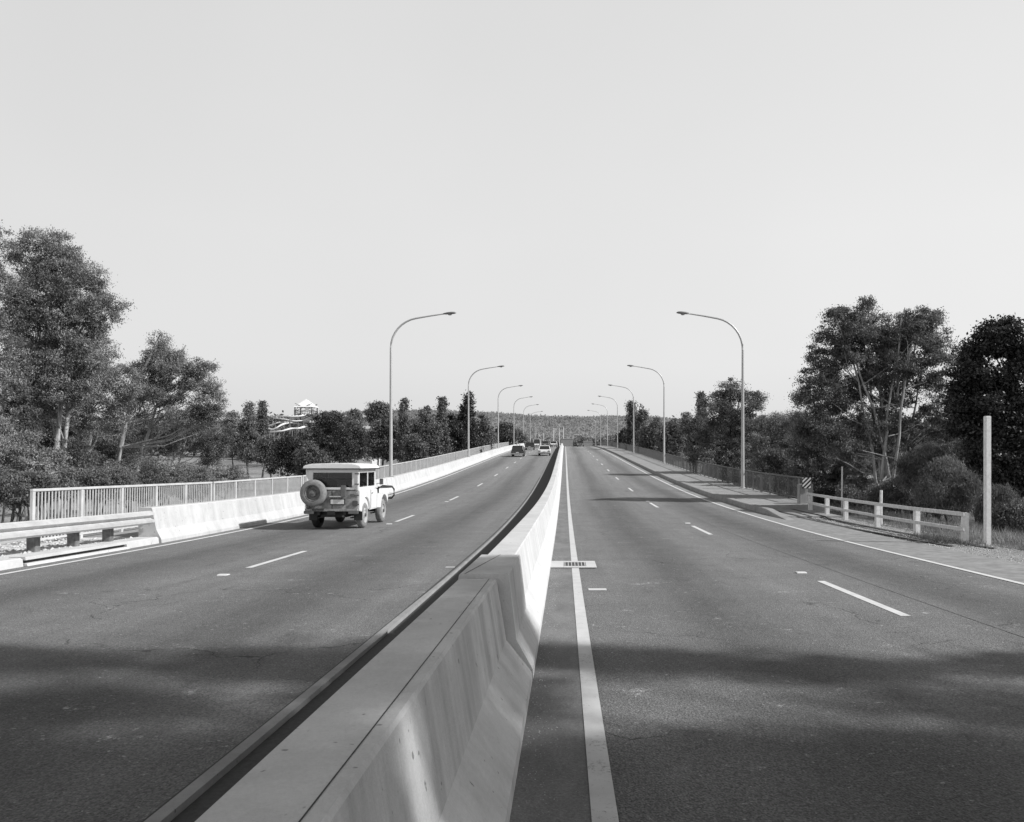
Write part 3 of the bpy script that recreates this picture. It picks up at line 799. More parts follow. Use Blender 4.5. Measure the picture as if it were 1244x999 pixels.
# ---------------------------------------------------------------- cars
def car(name, label, X, D, paint_m, kind='sedan', heading=0, Lc=4.4, W=1.72, Hc=1.40):
    r = empty(name, (X, D, P(D)), heading, label, 'car', rx=math.atan(slope(D))*(1 if heading == 0 else -1))
    k = Lc/4.4; B = M[paint_m]
    low = [(0, .32), (-.02, .52), (.03, .80), (.10, .86), (1.0, .90), (2.9, .90), (3.9, .80), (4.32, .70), (4.4, .52), (4.36, .30)]
    low = [(y*k, z) for y, z in low]+[((y)*k, z) for y, z in arc(3.55, .30, .36, 0, PI, 8)]+[(y*k, z) for y, z in arc(.85, .30, .36, 0, PI, 8)]
    b = MB(); b.prism(low, -W/2, W/2); b.build('body', B, r, bevel=.04, smooth=True)
    if kind == 'wagon': roofy = (.10, .30, 2.1, 2.95)
    elif kind == 'van': roofy = (.04, .10, 2.7, 3.3)
    else: roofy = (.55, 1.15, 2.3, 3.05)
    y0, y1, y2, y3 = [y*k for y in roofy]
    def frus(z0, z1, a0, a1, b0, b1, w0, w1):
        return [(-w0, a0, z0), (w0, a0, z0), (w0, b0, z0), (-w0, b0, z0), (-w1, a1, z1), (w1, a1, z1), (w1, b1, z1), (-w1, b1, z1)], [(0,1,2,3),(4,7,6,5),(0,4,5,1),(1,5,6,2),(2,6,7,3),(3,7,4,0)]
    zt = Hc
    cb = MB(); cb.add(*frus(.86, zt-.06, y0+.03, y1+.03, y3-.03, y2-.03, W/2-.09, W/2-.21)); cb.build('windows', M['window_dark'], r)
    rf = MB(); rf.box((0, (y1+y2)/2, zt-.03), (W-.38, y2-y1+.06, .07)); rf.build('roof', B, r, bevel=.025, smooth=True)
    pl = MB()
    for s in (-1, 1):
        for (ya, yb) in ((y0, y1), (y3, y2), ((y0+y3)/2, (y1+y2)/2)):
            pl.tube([(s*(W/2-.08), ya, .86), (s*(W/2-.20), yb, zt-.05)], .035, 6)
    pl.build('pillars', B, r)
    for s in (-1, 1):
        for yy in (.85*k, 3.55*k): wheel(r, (s*(W/2-.12), yy, .30), .30, .18, face=s, m_r='chrome')
        MB().box((s*(W/2-.20), -.005, .68), (.30, .05, .14)).build('tail_lamp', M['red_lens'], r)
        MB().box((s*(W/2-.22), 4.37*k, .62), (.28, .04, .15)).build('headlight', M['chrome'], r)
    MB().box((0, -.05, .42), (W-.06, .10, .13)).build('rear_bumper', M['chrome' if paint_m != 'white_car' else 'mid_car'], r, bevel=.02)
    MB().box((0, 4.42*k, .42), (W-.06, .10, .13)).build('front_bumper', M['chrome'], r, bevel=.02)
    MB().box((0, -.06, .60), (.37, .02, .11)).build('number_plate', M['plate'], r)
    return r
car('car', 'dark station wagon in the left lane ahead of the four wheel drive', -6.35, 104, 'dark_car', 'wagon', Hc=1.48)
car('car', 'white sedan in the lane beside the median barrier', -2.85, 108, 'white_car')
car('car', 'dark sedan behind the station wagon, farther up the left lane', -6.45, 142, 'dark_car')
car('car', 'white van like four wheel drive far up the left lane near the crest', -6.2, 172, 'white_car', 'van', Hc=1.9)
car('car', 'small mid grey car far up the bridge between the white ones', -4.6, 180, 'mid_car')
car('car', 'small white sedan at the crest beside the median barrier', -2.7, 186, 'white_car', 'wagon')
car('car', 'dark oncoming car coming over the crest in the right carriageway', 3.9, 196, 'dark_car', heading=PI)

# ---------------------------------------------------------------- trees and shrubs
def rnd(a, b): return random.uniform(a, b)
def grow(name, label, cat, D, base, blobs, leaf_m='gum', bark_m='bark_pale', n_leaf=12000, leaf=(.17, .055), clump=.32,
         group=None, stems=1, trunk_r=.16, droop=.5, per=34, dz=.9, limb_n=26, fork=.35, lean=0, parent=None, gap=None):
    """base=(px) of the foot or world x; blobs in photo pixels (px,py,rx,ry[,dd]) turned into metres at depth D"""
    bx = (base-VX)*D/F; gz = GZ(bx, D)-.15
    if D < 65: n_leaf = int(n_leaf*1.0); leaf = (leaf[0]*.74, leaf[1]*.80); per = int(per*1.5); n_leaf = int(n_leaf*1.5)
    root = empty(name, (bx, D, gz), 0, label, cat, group)
    s = D/F; B = []
    for bl in blobs:
        px, py, rx, ry = bl[:4]; dd = bl[4] if len(bl) > 4 else rnd(-.4, .4)*rx*s
        c = at(px, py, D); B.append((c.x-bx, dd, c.z-gz, rx*s, max(rx, ry*.8)*s*dz, ry*s))
    for b in list(B):
        if b[3] < .8: continue
        for _ in range(3):
            a = rnd(0, 2*PI); q = rnd(.22, .38)
            B.append((b[0]+math.cos(a)*b[3]*.95, b[1]+rnd(-.6, .6)*b[4], b[2]+math.sin(a)*b[5]*.95, b[3]*q, b[4]*q, b[5]*q*.8))
    B = np.array(B); area = (B[:, 3]*B[:, 5])**1.0; pr = area/area.sum()
    nc = max(10, n_leaf//per); per = int(per*1.8)
    idx = rng.choice(len(B), nc, p=pr)
    u = rng.normal(size=(nc, 3)); u /= np.linalg.norm(u, axis=1)[:, None]
    rr = rng.uniform(0, 1, nc)**.38
    C = B[idx, :3]+u*rr[:, None]*B[idx, 3:6]
    # thin out by 3d noise so gaps open in the crown
    ph = rng.uniform(0, 6, 3); sc = 2.3/max(.8, clump*2.4)
    nz = np.sin(C[:, 0]*sc+ph[0])*np.sin(C[:, 1]*sc*.9+ph[1])*np.sin(C[:, 2]*sc*1.1+ph[2])
    C = C[nz > (gap if gap is not None else -.18 if (leaf_m in ('gum', 'gum_dark') and D < 80) else -.34)]; nc = len(C)
    sz = rng.uniform(.55, 1.35, nc)
    P3 = (C[:, None, :]+rng.normal(size=(nc, per, 3))*(clump*sz)[:, None, None]*np.array([1, 1, .62])*.54).reshape(-1, 3)
    P3[:, 2] = np.maximum(P3[:, 2], .05)
    fast_mesh('crown', leaves(P3, leaf[0], leaf[1], droop), 4, M[leaf_m], root)
    # stems and limbs
    mb = MB(); zmin = (B[:, 2]-B[:, 5]).min(); ztop = (B[:, 2]).max()
    feet = [(rnd(-.5, .5)*(stems > 1), rnd(-.5, .5)*(stems > 1)) for _ in range(stems)]
    targets = [B[i] for i in np.argsort(-B[:, 2])]
    fk = []
    for k in range(stems):
        t = targets[k % len(targets)]; fx, fy = feet[k]
        end = Vector((t[0]+rnd(-.3, .3)*t[3], t[1], t[2]+t[5]*.3)); a = Vector((fx, fy, -.3))
        pts = []; n = 9; bend = Vector((rnd(-.6, .6), rnd(-.4, .4), 0))*(end.z/10)
        for i in range(n+1):
            q = i/n; p = a.lerp(end, q); 
            h = q**1.5 if stems > 1 else q**2.2
            p.x = a.x+(end.x-a.x)*h; p.y = a.y+(end.y-a.y)*h
            p += bend*math.sin(q*PI)*1.0+Vector((rnd(-1, 1), rnd(-1, 1), 0))*.06*(end.z/8)
            pts.append(p)
        tr = trunk_r*(1 if k == 0 else rnd(.55, .85))
        mb.tube(pts, [tr*(1-.8*i/n)+.012 for i in range(n+1)], 9); fk.append((pts, tr))
    for j in range(limb_n):
        pts, tr = random.choice(fk)
        c = C[random.randrange(nc)] if j >= len(B) else (B[j][0], B[j][1], B[j][2])
        c = Vector(c)
        cand = [(p, i) for i, p in enumerate(pts) if p.z < c.z-.15*abs(c.z) and i >= 2] or [(pts[2], 2)]
        p0, i0 = min(cand[-4:], key=lambda q: (q[0]-c).length)
        mid = p0.lerp(c, .5)+Vector((rnd(-.2, .2), rnd(-.2, .2), -.08*(c-p0).length))
        q1 = p0.lerp(mid, .6); r0 = tr*(1-.8*i0/9)*.5+.01
        mb.tube([p0, q1, mid, mid.lerp(c, .55)+Vector((0, 0, .05)), c], [r0, r0*.8, r0*.6, r0*.4, .012], 6)
    mb.build('trunk', M[bark_m], root, smooth=True)
    return root
# --- left side, near
grow('gum_tree', 'tall gum tree with airy double crown and pale trunks at far left', 'tree', 42, 50,
     [(52, 305, 34, 28), (40, 345, 28, 30), (75, 330, 26, 26), (98, 345, 34, 34), (118, 375, 24, 34), (95, 400, 34, 34), (50, 400, 30, 34), (30, 440, 34, 30), (70, 455, 40, 32), (115, 425, 28, 26), (20, 395, 20, 26), (60, 370, 40, 30), (100, 460, 34, 34), (40, 480, 36, 30)],
     n_leaf=74000, stems=4, trunk_r=.20, limb_n=60, clump=.36)
grow('gum_tree', 'slender gum tree cut by the left edge of the view', 'tree', 36, -35,
     [(-8, 290, 16, 30), (-14, 340, 26, 40), (-6, 420, 26, 40), (-30, 380, 40, 60), (-20, 470, 40, 40)], n_leaf=24000, stems=1, trunk_r=.2, limb_n=30)
grow('gum_tree', 'leaning gum tree in front of the tall double crowned one', 'tree', 46, 85,
     [(115, 450, 34, 26), (140, 470, 28, 32), (90, 490, 40, 34), (60, 500, 30, 30), (125, 510, 34, 26)], n_leaf=26000, stems=2, trunk_r=.15, limb_n=34)
grow('gum_tree', 'broad crowned gum tree with spreading limbs right of the tall left one', 'tree', 50, 160,
     [(196, 428, 24, 20), (212, 448, 30, 22), (180, 455, 24, 22), (240, 460, 22, 18), (255, 482, 18, 24), (200, 482, 26, 16), (226, 500, 24, 12), (165, 490, 22, 20), (258, 510, 16, 16)],
     n_leaf=34000, stems=2, trunk_r=.2, limb_n=46, clump=.34)
grow('gum_tree', 'thin trunked young gum among shrubs below the broad crowned tree', 'tree', 55, 178,
     [(205, 520, 34, 24), (240, 530, 34, 24), (170, 530, 30, 22), (262, 545, 20, 22)], 'gum_dark', n_leaf=22000, stems=3, trunk_r=.11, limb_n=24)
shr = [(20, 560, 36, 46, 30, 'pale_leaf'), (-15, 535, 40, 50, 33, 'pale_leaf'), (55, 575, 34, 34, 34, 'gum'), (95, 560, 34, 40, 40, 'gum_dark'), (128, 580, 34, 26, 38, 'mid_leaf'),
       (165, 575, 36, 34, 42, 'gum_dark'), (205, 575, 34, 28, 44, 'gum'), (240, 580, 30, 22, 46, 'gum'), (10, 500, 34, 34, 40, 'gum_dark'), (70, 530, 40, 40, 48, 'dark_leaf'),
       (125, 540, 34, 36, 58, 'dark_leaf'), (30, 590, 30, 20, 28, 'gum_dark'), (272, 578, 26, 16, 50, 'pale_leaf'), (150, 545, 30, 34, 62, 'gum_dark')]
for i, (px, py, rx, ry, D, m_) in enumerate(shr):
    lab = {'pale_leaf': 'pale dusty shrub in the thicket behind the left railing', 'gum': 'mid grey feathery shrub in the thicket behind the left railing',
           'gum_dark': 'dark loose shrub in the thicket behind the left railing', 'dark_leaf': 'near black shrub in the thicket behind the left railing', 'mid_leaf': 'low dense shrub just behind the guardrail end of the left railing'}[m_]
    grow('shrub', lab, 'shrub', D, px, [(px, py, rx*.8, ry*.7), (px-rx*.4, py+ry*.2, rx*.6, ry*.6), (px+rx*.45, py+ry*.25, rx*.6, ry*.55), (px, py+ry*.6, rx, ry*.5)], m_, 'bark_dark',
         n_leaf=13000, stems=2, trunk_r=.05, limb_n=10, leaf=(.14, .05), clump=.26, group='thicket shrubs behind the left railing, '+m_.replace('_', ' '))
# --- left middle distance
def midtree(px, top, w, bot, D, m_, label, cat='tree', name='tree', n=7000, shape='round', group=None, bark_='bark_dark', stems=1, fl=1.0, foot=None):
    h = bot-top; bl = []
    if shape == 'spire':
        for q in (0.05, .2, .36, .52, .68, .84): bl.append((px+rnd(-1, 1)*w*.06, top+h*(q+.05), w*(.16+.38*q), h*.12))
    elif shape == 'umbrella':
        bl = [(px, top+h*.18, w*.5, h*.14), (px-w*.25, top+h*.25, w*.3, h*.10), (px+w*.25, top+h*.27, w*.3, h*.10)]
    else:
        bl = [(px+rnd(-.1, .1)*w, top+h*.22, w*.28, h*.22), (px-w*.22, top+h*.42, w*.3, h*.24), (px+w*.22, top+h*.45, w*.3, h*.24), (px, top+h*.62, w*.42, h*.26), (px-w*.25, top+h*.75, w*.26, h*.2), (px+w*.25, top+h*.75, w*.26, h*.2)]
    sc = D/F
    return grow(name, label, cat, D, px if foot is None else foot, bl, m_, bark_, n_leaf=n, leaf=(max(.16, 2.4*sc)*fl, max(.07, 1.3*sc)*fl), clump=max(.3, 4.2*sc), trunk_r=.16, limb_n=14, per=16, stems=stems, group=group)
mids = [
 (302, 490, 26, 560, 120, 'mid_leaf', 'spire', 'slim dark casuarina left of the water slide tower'),
 (318, 489, 18, 560, 125, 'mid_leaf', 'spire', 'narrow spire tree immediately left of the slides'),
 (282, 500, 30, 560, 130, 'mid_leaf', 'round', 'round mid grey tree at the right foot of the broad gum'),
 (352, 528, 46, 580, 72, 'dark_leaf', 'round', 'low near black tree just above the left railing, left of the four wheel drive'),
 (378, 535, 36, 582, 66, 'mid_leaf', 'round', 'feathery bush above the left railing just left of the four wheel drive'),
 (330, 530, 40, 565, 110, 'mid_leaf', 'round', 'soft grey tree under the slides'),
 (400, 502, 62, 566, 92, 'dark_leaf', 'round', 'big dark round tree in front of the slide tower'),
 (428, 508, 44, 562, 105, 'gum_dark', 'round', 'rounded tree right of the big dark one'),
 (430, 498, 14, 530, 190, 'mid_leaf', 'round', 'small ball shaped treetop above the long white roof'),
 (404, 500, 26, 530, 200, 'mid_leaf', 'round', 'low round treetop behind the slide tower'),
 (460, 488, 26, 560, 130, 'mid_leaf', 'umbrella', 'umbrella shaped tree left of the nearest left lamp'),
 (462, 512, 30, 560, 100, 'gum_dark', 'round', 'tree below the umbrella shaped crown'),
 (491, 486, 18, 560, 95, 'gum_dark', 'spire', 'spire tree right behind the nearest left lamp'),
 (478, 508, 26, 562, 100, 'gum_dark', 'round', 'ragged tree directly behind the nearest left lamp pole'),
 (518, 496, 34, 562, 96, 'gum_dark', 'round', 'dense dark tree between the first two left lamps'),
 (537, 484, 16, 556, 100, 'gum_dark', 'spire', 'tall slim tree poking above the dense dark ones'),
 (550, 503, 32, 558, 104, 'dark_leaf', 'round', 'near black round tree left of the conical one'),
 (568, 478, 34, 556, 106, 'dark_leaf', 'spire', 'tall dark conical tree behind the second left lamp'),
 (584, 505, 26, 552, 120, 'gum_dark', 'round', 'rounded tree right of the second left lamp'),
 (505, 528, 26, 564, 84, 'gum_dark', 'round', 'small dark shrubby tree above the railing between the first two lamps'),
 (590, 520, 18, 548, 150, 'mid_leaf', 'round', 'small tree left of the white gabled house'),
 (616, 510, 20, 546, 160, 'gum_dark', 'round', 'dark round tree right of the third left lamp'),
 (629, 522, 14, 545, 190, 'mid_leaf', 'round', 'small tree beside the fourth left lamp'),
 # right side
 (768, 489, 18, 550, 150, 'gum_dark', 'spire', 'tall dark spire tree behind the third right lamp'),
 (780, 493, 16, 550, 146, 'gum_dark', 'spire', 'second dark spire tree right of the taller one'),
 (760, 522, 16, 548, 170, 'dark_leaf', 'round', 'small near black bush left of the third right lamp'),
 (793, 508, 30, 556, 130, 'mid_leaf', 'round', 'wide feathery tree left of the second right lamp'),
 (815, 510, 32, 560, 118, 'mid_leaf', 'round', 'feathery tree right behind the second right lamp'),
 (832, 500, 18, 556, 130, 'gum_dark', 'round', 'small lollipop tree between the first two right lamps'),
 (848, 503, 26, 560, 100, 'gum_dark', 'round', 'dark tree below the thin spire on the right'),
 (852, 478, 12, 540, 108, 'mid_leaf', 'spire', 'thin wispy spire between the first two right lamps'),
]
for px, top, w, bot, D, m_, shp, lab in mids:
    midtree(px, top, w, bot, D, m_, lab, n=9000, shape=shp)
# --- right side, near
grow('tree', 'large dark bushy tree behind the nearest right lamp', 'tree', 62, 890,
     [(886, 478, 18, 18), (872, 498, 20, 20), (900, 500, 20, 22), (918, 488, 12, 12), (885, 530, 32, 28), (915, 530, 22, 26), (868, 560, 24, 30), (895, 570, 30, 24)], 'gum_dark', 'bark_dark', n_leaf=36000, trunk_r=.2, limb_n=24, stems=2, clump=.42, leaf=(.2, .08))
grow('tree', 'pale feathery tree right of the nearest right lamp', 'tree', 50, 940,
     [(940, 520, 18, 20), (930, 550, 26, 26), (952, 560, 22, 30), (920, 585, 22, 18), (945, 590, 26, 18), (958, 515, 10, 16)], 'gum', 'bark_dark', n_leaf=30000, trunk_r=.12, limb_n=20, stems=3, leaf=(.16, .05))
grow('tree', 'dark spreading conifer left of the many stemmed gum', 'tree', 46, 1000,
     [(985, 515, 24, 16), (1005, 525, 26, 18), (975, 540, 22, 20), (1000, 560, 34, 26), (975, 585, 26, 22), (1020, 590, 30, 18), (1030, 555, 20, 24)], 'gum_dark', 'bark_dark', n_leaf=36000, trunk_r=.16, limb_n=30, stems=2)
grow('gum_tree', 'large many stemmed gum tree with open sky gaps behind the timber fence', 'tree', 36, 1075,
     [(1050, 390, 34, 22), (1025, 400, 28, 24), (1010, 430, 28, 26), (1045, 425, 34, 28), (1080, 415, 26, 26), (1110, 395, 28, 20), (1135, 400, 24, 24), (1140, 435, 26, 26), (1105, 435, 30, 26),
      (990, 465, 24, 22), (1020, 475, 26, 20), (982, 488, 20, 14), (1055, 470, 26, 22), (1095, 475, 28, 24), (1130, 470, 20, 18), (1060, 510, 30, 14), (1100, 515, 26, 14), (1140, 505, 22, 14), (1150, 530, 26, 22), (1040, 530, 24, 16), (1015, 540, 22, 18), (1085, 545, 26, 16), (1125, 555, 26, 18), (990, 520, 24, 20), (1075, 445, 30, 24), (1030, 500, 24, 16)],
     'gum_dark', 'bark_pale', n_leaf=84000, stems=10, trunk_r=.10, limb_n=90, gap=-.22, leaf=(.15, .05), clump=.26, per=30)
grow('tree', 'near black broadleaf tree filling the right edge of the view', 'tree', 29, 1235,
     [(1205, 420, 32, 28), (1235, 430, 30, 34), (1260, 440, 30, 36), (1190, 455, 30, 30), (1225, 480, 44, 40), (1185, 495, 30, 34), (1220, 540, 44, 44), (1195, 560, 30, 30), (1270, 520, 40, 60), (1240, 600, 50, 40), (1300, 560, 40, 70)],
     'dark_leaf', 'bark_dark', n_leaf=80000, stems=2, trunk_r=.2, limb_n=40, leaf=(.17, .085), clump=.30, droop=.2, gap=-.12)
rsh = [(1150, 590, 34, 38, 27, 'needle', 'weeping casuarina shrub left of the tall white pole'), (1125, 565, 34, 30, 31, 'needle', 'feathery casuarina behind the right half of the fence'),
       (1180, 560, 24, 30, 30, 'gum', 'lighter leafy bush between the pole and the gum'), (1215, 615, 22, 26, 25, 'needle', 'low rounded casuarina right of the tall white pole'),
       (1090, 600, 36, 22, 33, 'gum_dark', 'dark low scrub under the many stemmed gum'), (1045, 600, 30, 22, 36, 'gum_dark', 'scrub behind the thin grey stake'),
       (1010, 605, 26, 16, 38, 'dark_leaf', 'near black scrub behind the first fence posts'), (1240, 630, 26, 20, 23, 'gum_dark', 'scrubby weeds at the right edge below the dark tree'),
       (1060, 560, 40, 26, 44, 'gum', 'grey bush seen between the stems of the gum'), (1110, 540, 36, 30, 46, 'gum_dark', 'distant dark bush behind the stems of the gum')]
for px, py, rx, ry, D, m_, lab in rsh:
    grow('shrub', lab, 'shrub', D, px, [(px, py-ry*.3, rx*.6, ry*.6), (px-rx*.4, py+ry*.1, rx*.6, ry*.6), (px+rx*.45, py+ry*.15, rx*.6, ry*.6), (px, py+ry*.5, rx*.95, ry*.55)], m_, 'bark_dark',
         n_leaf=20000, stems=3, trunk_r=.04, limb_n=12, leaf=(.20, .022) if m_ == 'needle' else (.12, .045), clump=.22, droop=1.1 if m_ == 'needle' else .5)
# --- roadside trees beside the viewer (unseen; crowns shaped to shadow the near road)
def world_tree(label, X, D, blobs, **kw):
    base = VX+X*F/D if D > 1 else None
    gz = GZ(X, D)-.1; root = empty('gum_tree', (X, D, gz), 0, label, 'tree')
    B = np.array([(a-X, b-D, c-gz, r1*.8, r2, max(r2, .5)*1.1) for a, b, c, r1, r2 in blobs]); nc = kw.get('nc', 420); per = 26
    pr = B[:, 3]*(B[:, 4]+.15); pr /= pr.sum(); idx = rng.choice(len(B), nc, p=pr)
    u = rng.normal(size=(nc, 3)); u /= np.linalg.norm(u, axis=1)[:, None]
    C = B[idx, :3]+u*(rng.uniform(0, 1, nc)**.45)[:, None]*B[idx, 3:6]
    P3 = (C[:, None, :]+rng.normal(size=(nc, per, 3))*.24).reshape(-1, 3)
    hh_ = P3[:, 2]+gz; sx_ = P3[:, 0]+X-SD[0]*(hh_-P(3)); sy_ = P3[:, 1]+D-SD[1]*(hh_-P(3))
    P3 = P3[~((abs(sx_+1.1) < .55) & (abs(sy_-2.8) < .17))]      # leaves cut out to shape a streak of sun on the barrier
    fast_mesh('crown', leaves(P3, .26, .12, .5), 4, M['gum_dark'], root)
    mb = MB(); top = B[np.argmax(B[:, 2])]
    pts = [Vector((0, 0, -.3)).lerp(Vector((top[0], top[1], top[2])), i/8)+Vector((rnd(-.12, .12), rnd(-.12, .12), 0)) for i in range(9)]
    mb.tube(pts, [.24*(1-.85*i/8)+.015 for i in range(9)], 9)
    for b in list(B)+[C[random.randrange(nc)] for _ in range(18)]:
        c = Vector((b[0], b[1], b[2])); i = min(7, max(3, int(8*c.z/top[2])-2)); p0 = pts[i]
        mid = p0.lerp(c, .5)+Vector((0, 0, -.2)); mb.tube([p0, mid, c], [.05, .03, .01], 6)
    mb.build('trunk', M['bark_pale'], root, smooth=True)
SD = (1.217, -.281)
def sh(X, D, h): return (X+SD[0]*h, D+SD[1]*h, h+P(D))       # crown point whose shadow falls at (X, D)
def sblob(X, D, h, r1, r2): x, y, z = sh(X, D, h); return (x, y, z, r1, r2)
world_tree('tall roadside gum just outside the right edge of the view', 15.5, 1.6,
    [sblob(-1.2, 3.6, 13, 2.2, 1.1), sblob(-4.6, 3.9, 15, 2.1, 1.1), sblob(1.8, 3.8, 11, 2.0, 1.0), sblob(4.4, 3.9, 9.5, 1.8, .9), sblob(-8.3, 4.2, 17.0, 2.2, 1.3), sblob(-6.2, 2.6, 16, 2.2, 1.4),
     sblob(.6, 6.8, 12, .8, .22), sblob(2.4, 6.4, 11, .7, .18), sblob(-1.0, 7.15, 13, .45, .5), sblob(-1.1, 5.9, 13, .45, .5), sblob(-1.0, 5.2, 13, .4, .35), sblob(-2.6, 6.7, 13.6, .9, .28), sblob(-5.2, 6.8, 15, 1.1, .25), sblob(4.6, 6.5, 9, 1.2, .3), sblob(-8.6, 6.6, 16.5, 1.6, .6), sblob(3.2, 5.3, 10.5, .7, .2), sblob(-3.2, 5.4, 14, .8, .3), sblob(-7.8, 5.6, 16, 1.3, .5)], nc=1750)
world_tree('roadside gum standing right of the viewer beside the shoulder', 14.0, -1.5,
    [sblob(3.2, 1.8, 9, 2.2, 1.4), sblob(6.4, 2.8, 7.5, 1.8, 1.2), sblob(0, 1.0, 11, 2.4, 1.6), sblob(-4, 1.2, 14, 2.4, 1.6), sblob(-9, 2.0, 18, 2.4, 1.6), sblob(-8, -1.0, 17, 2.2, 1.6), sblob(6.8, 5.6, 8.2, .8, .35)], nc=1600)

# --- distant tree line, copies of a few kinds
def far_proto(m_, kind):
    root = empty('tree', (0, 0, 0), 0, 'x', 'tree', 'x')
    n = 900; per = 5
    if kind == 0: B = np.array([(0, 0, 5.2, 2.6, 2.4, 2.4), (-1.6, 0, 4, 2, 2, 2.2), (1.7, .3, 4.1, 2, 2, 2.1), (0, 0, 2.6, 2.8, 2.6, 1.8)])
    elif kind == 1: B = np.array([(0, 0, 7, 1.1, 1.1, 1.6), (0, 0, 5, 1.8, 1.8, 1.8), (.2, 0, 3, 2.3, 2.2, 2)])
    else: B = np.array([(-1.5, 0, 5.4, 1.8, 1.8, 1.6), (1.4, 0, 6.2, 1.9, 1.8, 1.7), (0, 0, 3.5, 3, 2.6, 2.2), (2.2, 0, 3.2, 1.8, 1.8, 2)])
    pr = B[:, 3]*B[:, 5]; pr /= pr.sum(); idx = rng.choice(len(B), n//per*2, p=pr)
    u = rng.normal(size=(len(idx), 3)); u /= np.linalg.norm(u, axis=1)[:, None]
    C = B[idx, :3]+u*(rng.uniform(0, 1, len(idx))**.4)[:, None]*B[idx, 3:6]
    P3 = (C[:, None, :]+rng.normal(size=(len(idx), per, 3))*.4).reshape(-1, 3); P3[:, 2] = np.maximum(P3[:, 2], .2)
    fast_mesh('crown', leaves(P3, .85, .5, .2), 4, M[m_], root)
    MB().tube([(0, 0, -.5), (.1, 0, 2), (0, .1, 5)], [.25, .2, .06], 6).build('trunk', M['bark_dark'], root)
    return root
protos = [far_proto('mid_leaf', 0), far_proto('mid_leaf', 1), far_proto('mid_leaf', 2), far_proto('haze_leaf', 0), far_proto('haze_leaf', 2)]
used = [False]*5
def place_far(px, top, D, kind, label, group, wid=1.0):
    o = protos[kind] if not used[kind] else copy_tree(protos[kind]); used[kind] = True
    x = (px-VX)*D/F; z0 = GZ(x, D)-.2; zt = at(px, top, D).z; s = max(.25, (zt-z0)/8.0)
    o.location = (x, D, z0); o.scale = (s*wid*rnd(.85, 1.2), s*wid, s); o.rotation_euler = (0, 0, rnd(0, 6.28))
    o['label'] = label; o['group'] = group
for px in np.arange(-60, 630, 13):
    if 590 < px < 612: continue
    place_far(px+rnd(-5, 5), 508+rnd(-5, 8)+(12 if px > 560 else 0)+(5 if 300 < px < 400 else 0), rnd(215, 300), random.choice([0, 2, 0, 1]), 'distant soft grey tree in the line behind the park on the left', 'distant trees left of the bridge')
for px in np.arange(752, 1300, 13):
    place_far(px+rnd(-5, 5), 514+rnd(-5, 8)-(6 if px > 830 else 0)+(8 if px < 775 else 0), rnd(205, 290), random.choice([0, 2, 0, 1]), 'distant soft grey tree in the line behind the park on the right', 'distant trees right of the bridge')
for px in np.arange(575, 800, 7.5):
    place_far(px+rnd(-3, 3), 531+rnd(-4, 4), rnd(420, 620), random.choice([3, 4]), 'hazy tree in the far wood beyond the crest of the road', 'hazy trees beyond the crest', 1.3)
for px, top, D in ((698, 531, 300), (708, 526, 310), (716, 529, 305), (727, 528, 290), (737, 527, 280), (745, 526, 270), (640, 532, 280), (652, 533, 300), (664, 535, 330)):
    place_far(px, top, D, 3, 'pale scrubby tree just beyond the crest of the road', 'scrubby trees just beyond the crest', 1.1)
# far wooded hills as one mass
n = 34000
hx = rng.uniform(-1500, 1700, n); hy = rng.uniform(620, 1800, n)
hzv = np.array([GZ(a, b) for a, b in zip(hx, hy)])
C = np.stack([hx, hy, hzv+2.5], 1); per = 7
P3 = (C[:, None, :]+rng.normal(size=(n, per, 3))*np.array([5.5, 5.5, 1.9])).reshape(-1, 3)
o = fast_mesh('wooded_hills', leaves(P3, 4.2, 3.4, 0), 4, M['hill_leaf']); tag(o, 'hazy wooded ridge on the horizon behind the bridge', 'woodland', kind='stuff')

# ---------------------------------------------------------------- water slide, buildings
D = 185.0; base = at(372, 545, D); gz = GZ(base.x, D)
r = empty('slide_tower', (base.x, D, gz), 0, 'open timber tower with a white pyramid roof above the water slides', 'tower')
ztop = at(372, 485, D).z-gz; zev = at(372, 495.2, D).z-gz; zdk = at(372, 504, D).z-gz
hw = 2.35
MB().add([(-hw, -hw, zev), (hw, -hw, zev), (hw, hw, zev), (-hw, hw, zev), (0, 0, ztop)], [(0,3,2,1),(0,1,4),(1,2,4),(2,3,4),(3,0,4)]).build('roof', M['roof_white'], r)
hw2 = 2.0
for sx in (-1, 1):
    for sy in (-1, 1): MB().box((sx*hw2, sy*hw2, zev/2), (.22, .22, zev)).build('post', M['timber'], r)
mb = MB()
for s in (-1, 1):
    for z in np.arange(1.0, zev-.6, 2.0):
        mb.tube([(-hw2, s*hw2, z), (hw2, s*hw2, z+1.9)], .07, 5); mb.tube([(hw2, s*hw2, z), (-hw2, s*hw2, z+1.9)], .07, 5)
        mb.tube([(s*hw2, -hw2, z), (s*hw2, hw2, z+1.9)], .07, 5)
mb.build('braces', M['timber'], r)
mb = MB(); mb.box((0, 0, zdk), (4.4, 4.4, .15)); mb.box((0, 0, zdk-1.9), (4.4, 4.4, .12)); mb.build('deck', M['timber'], r)
mb = MB()
for s in (-1, 1):
    mb.box((0, s*2.15, zdk+.9), (4.4, .07, .09)); mb.box((s*2.15, 0, zdk+.9), (.07, 4.4, .09))
    for k in range(9): mb.box((-2.1+k*.52, s*2.15, zdk+.45), (.05, .05, .9)); mb.box((s*2.15, -2.1+k*.52, zdk+.45), (.05, .05, .9))
mb.build('railing', M['timber'], r)
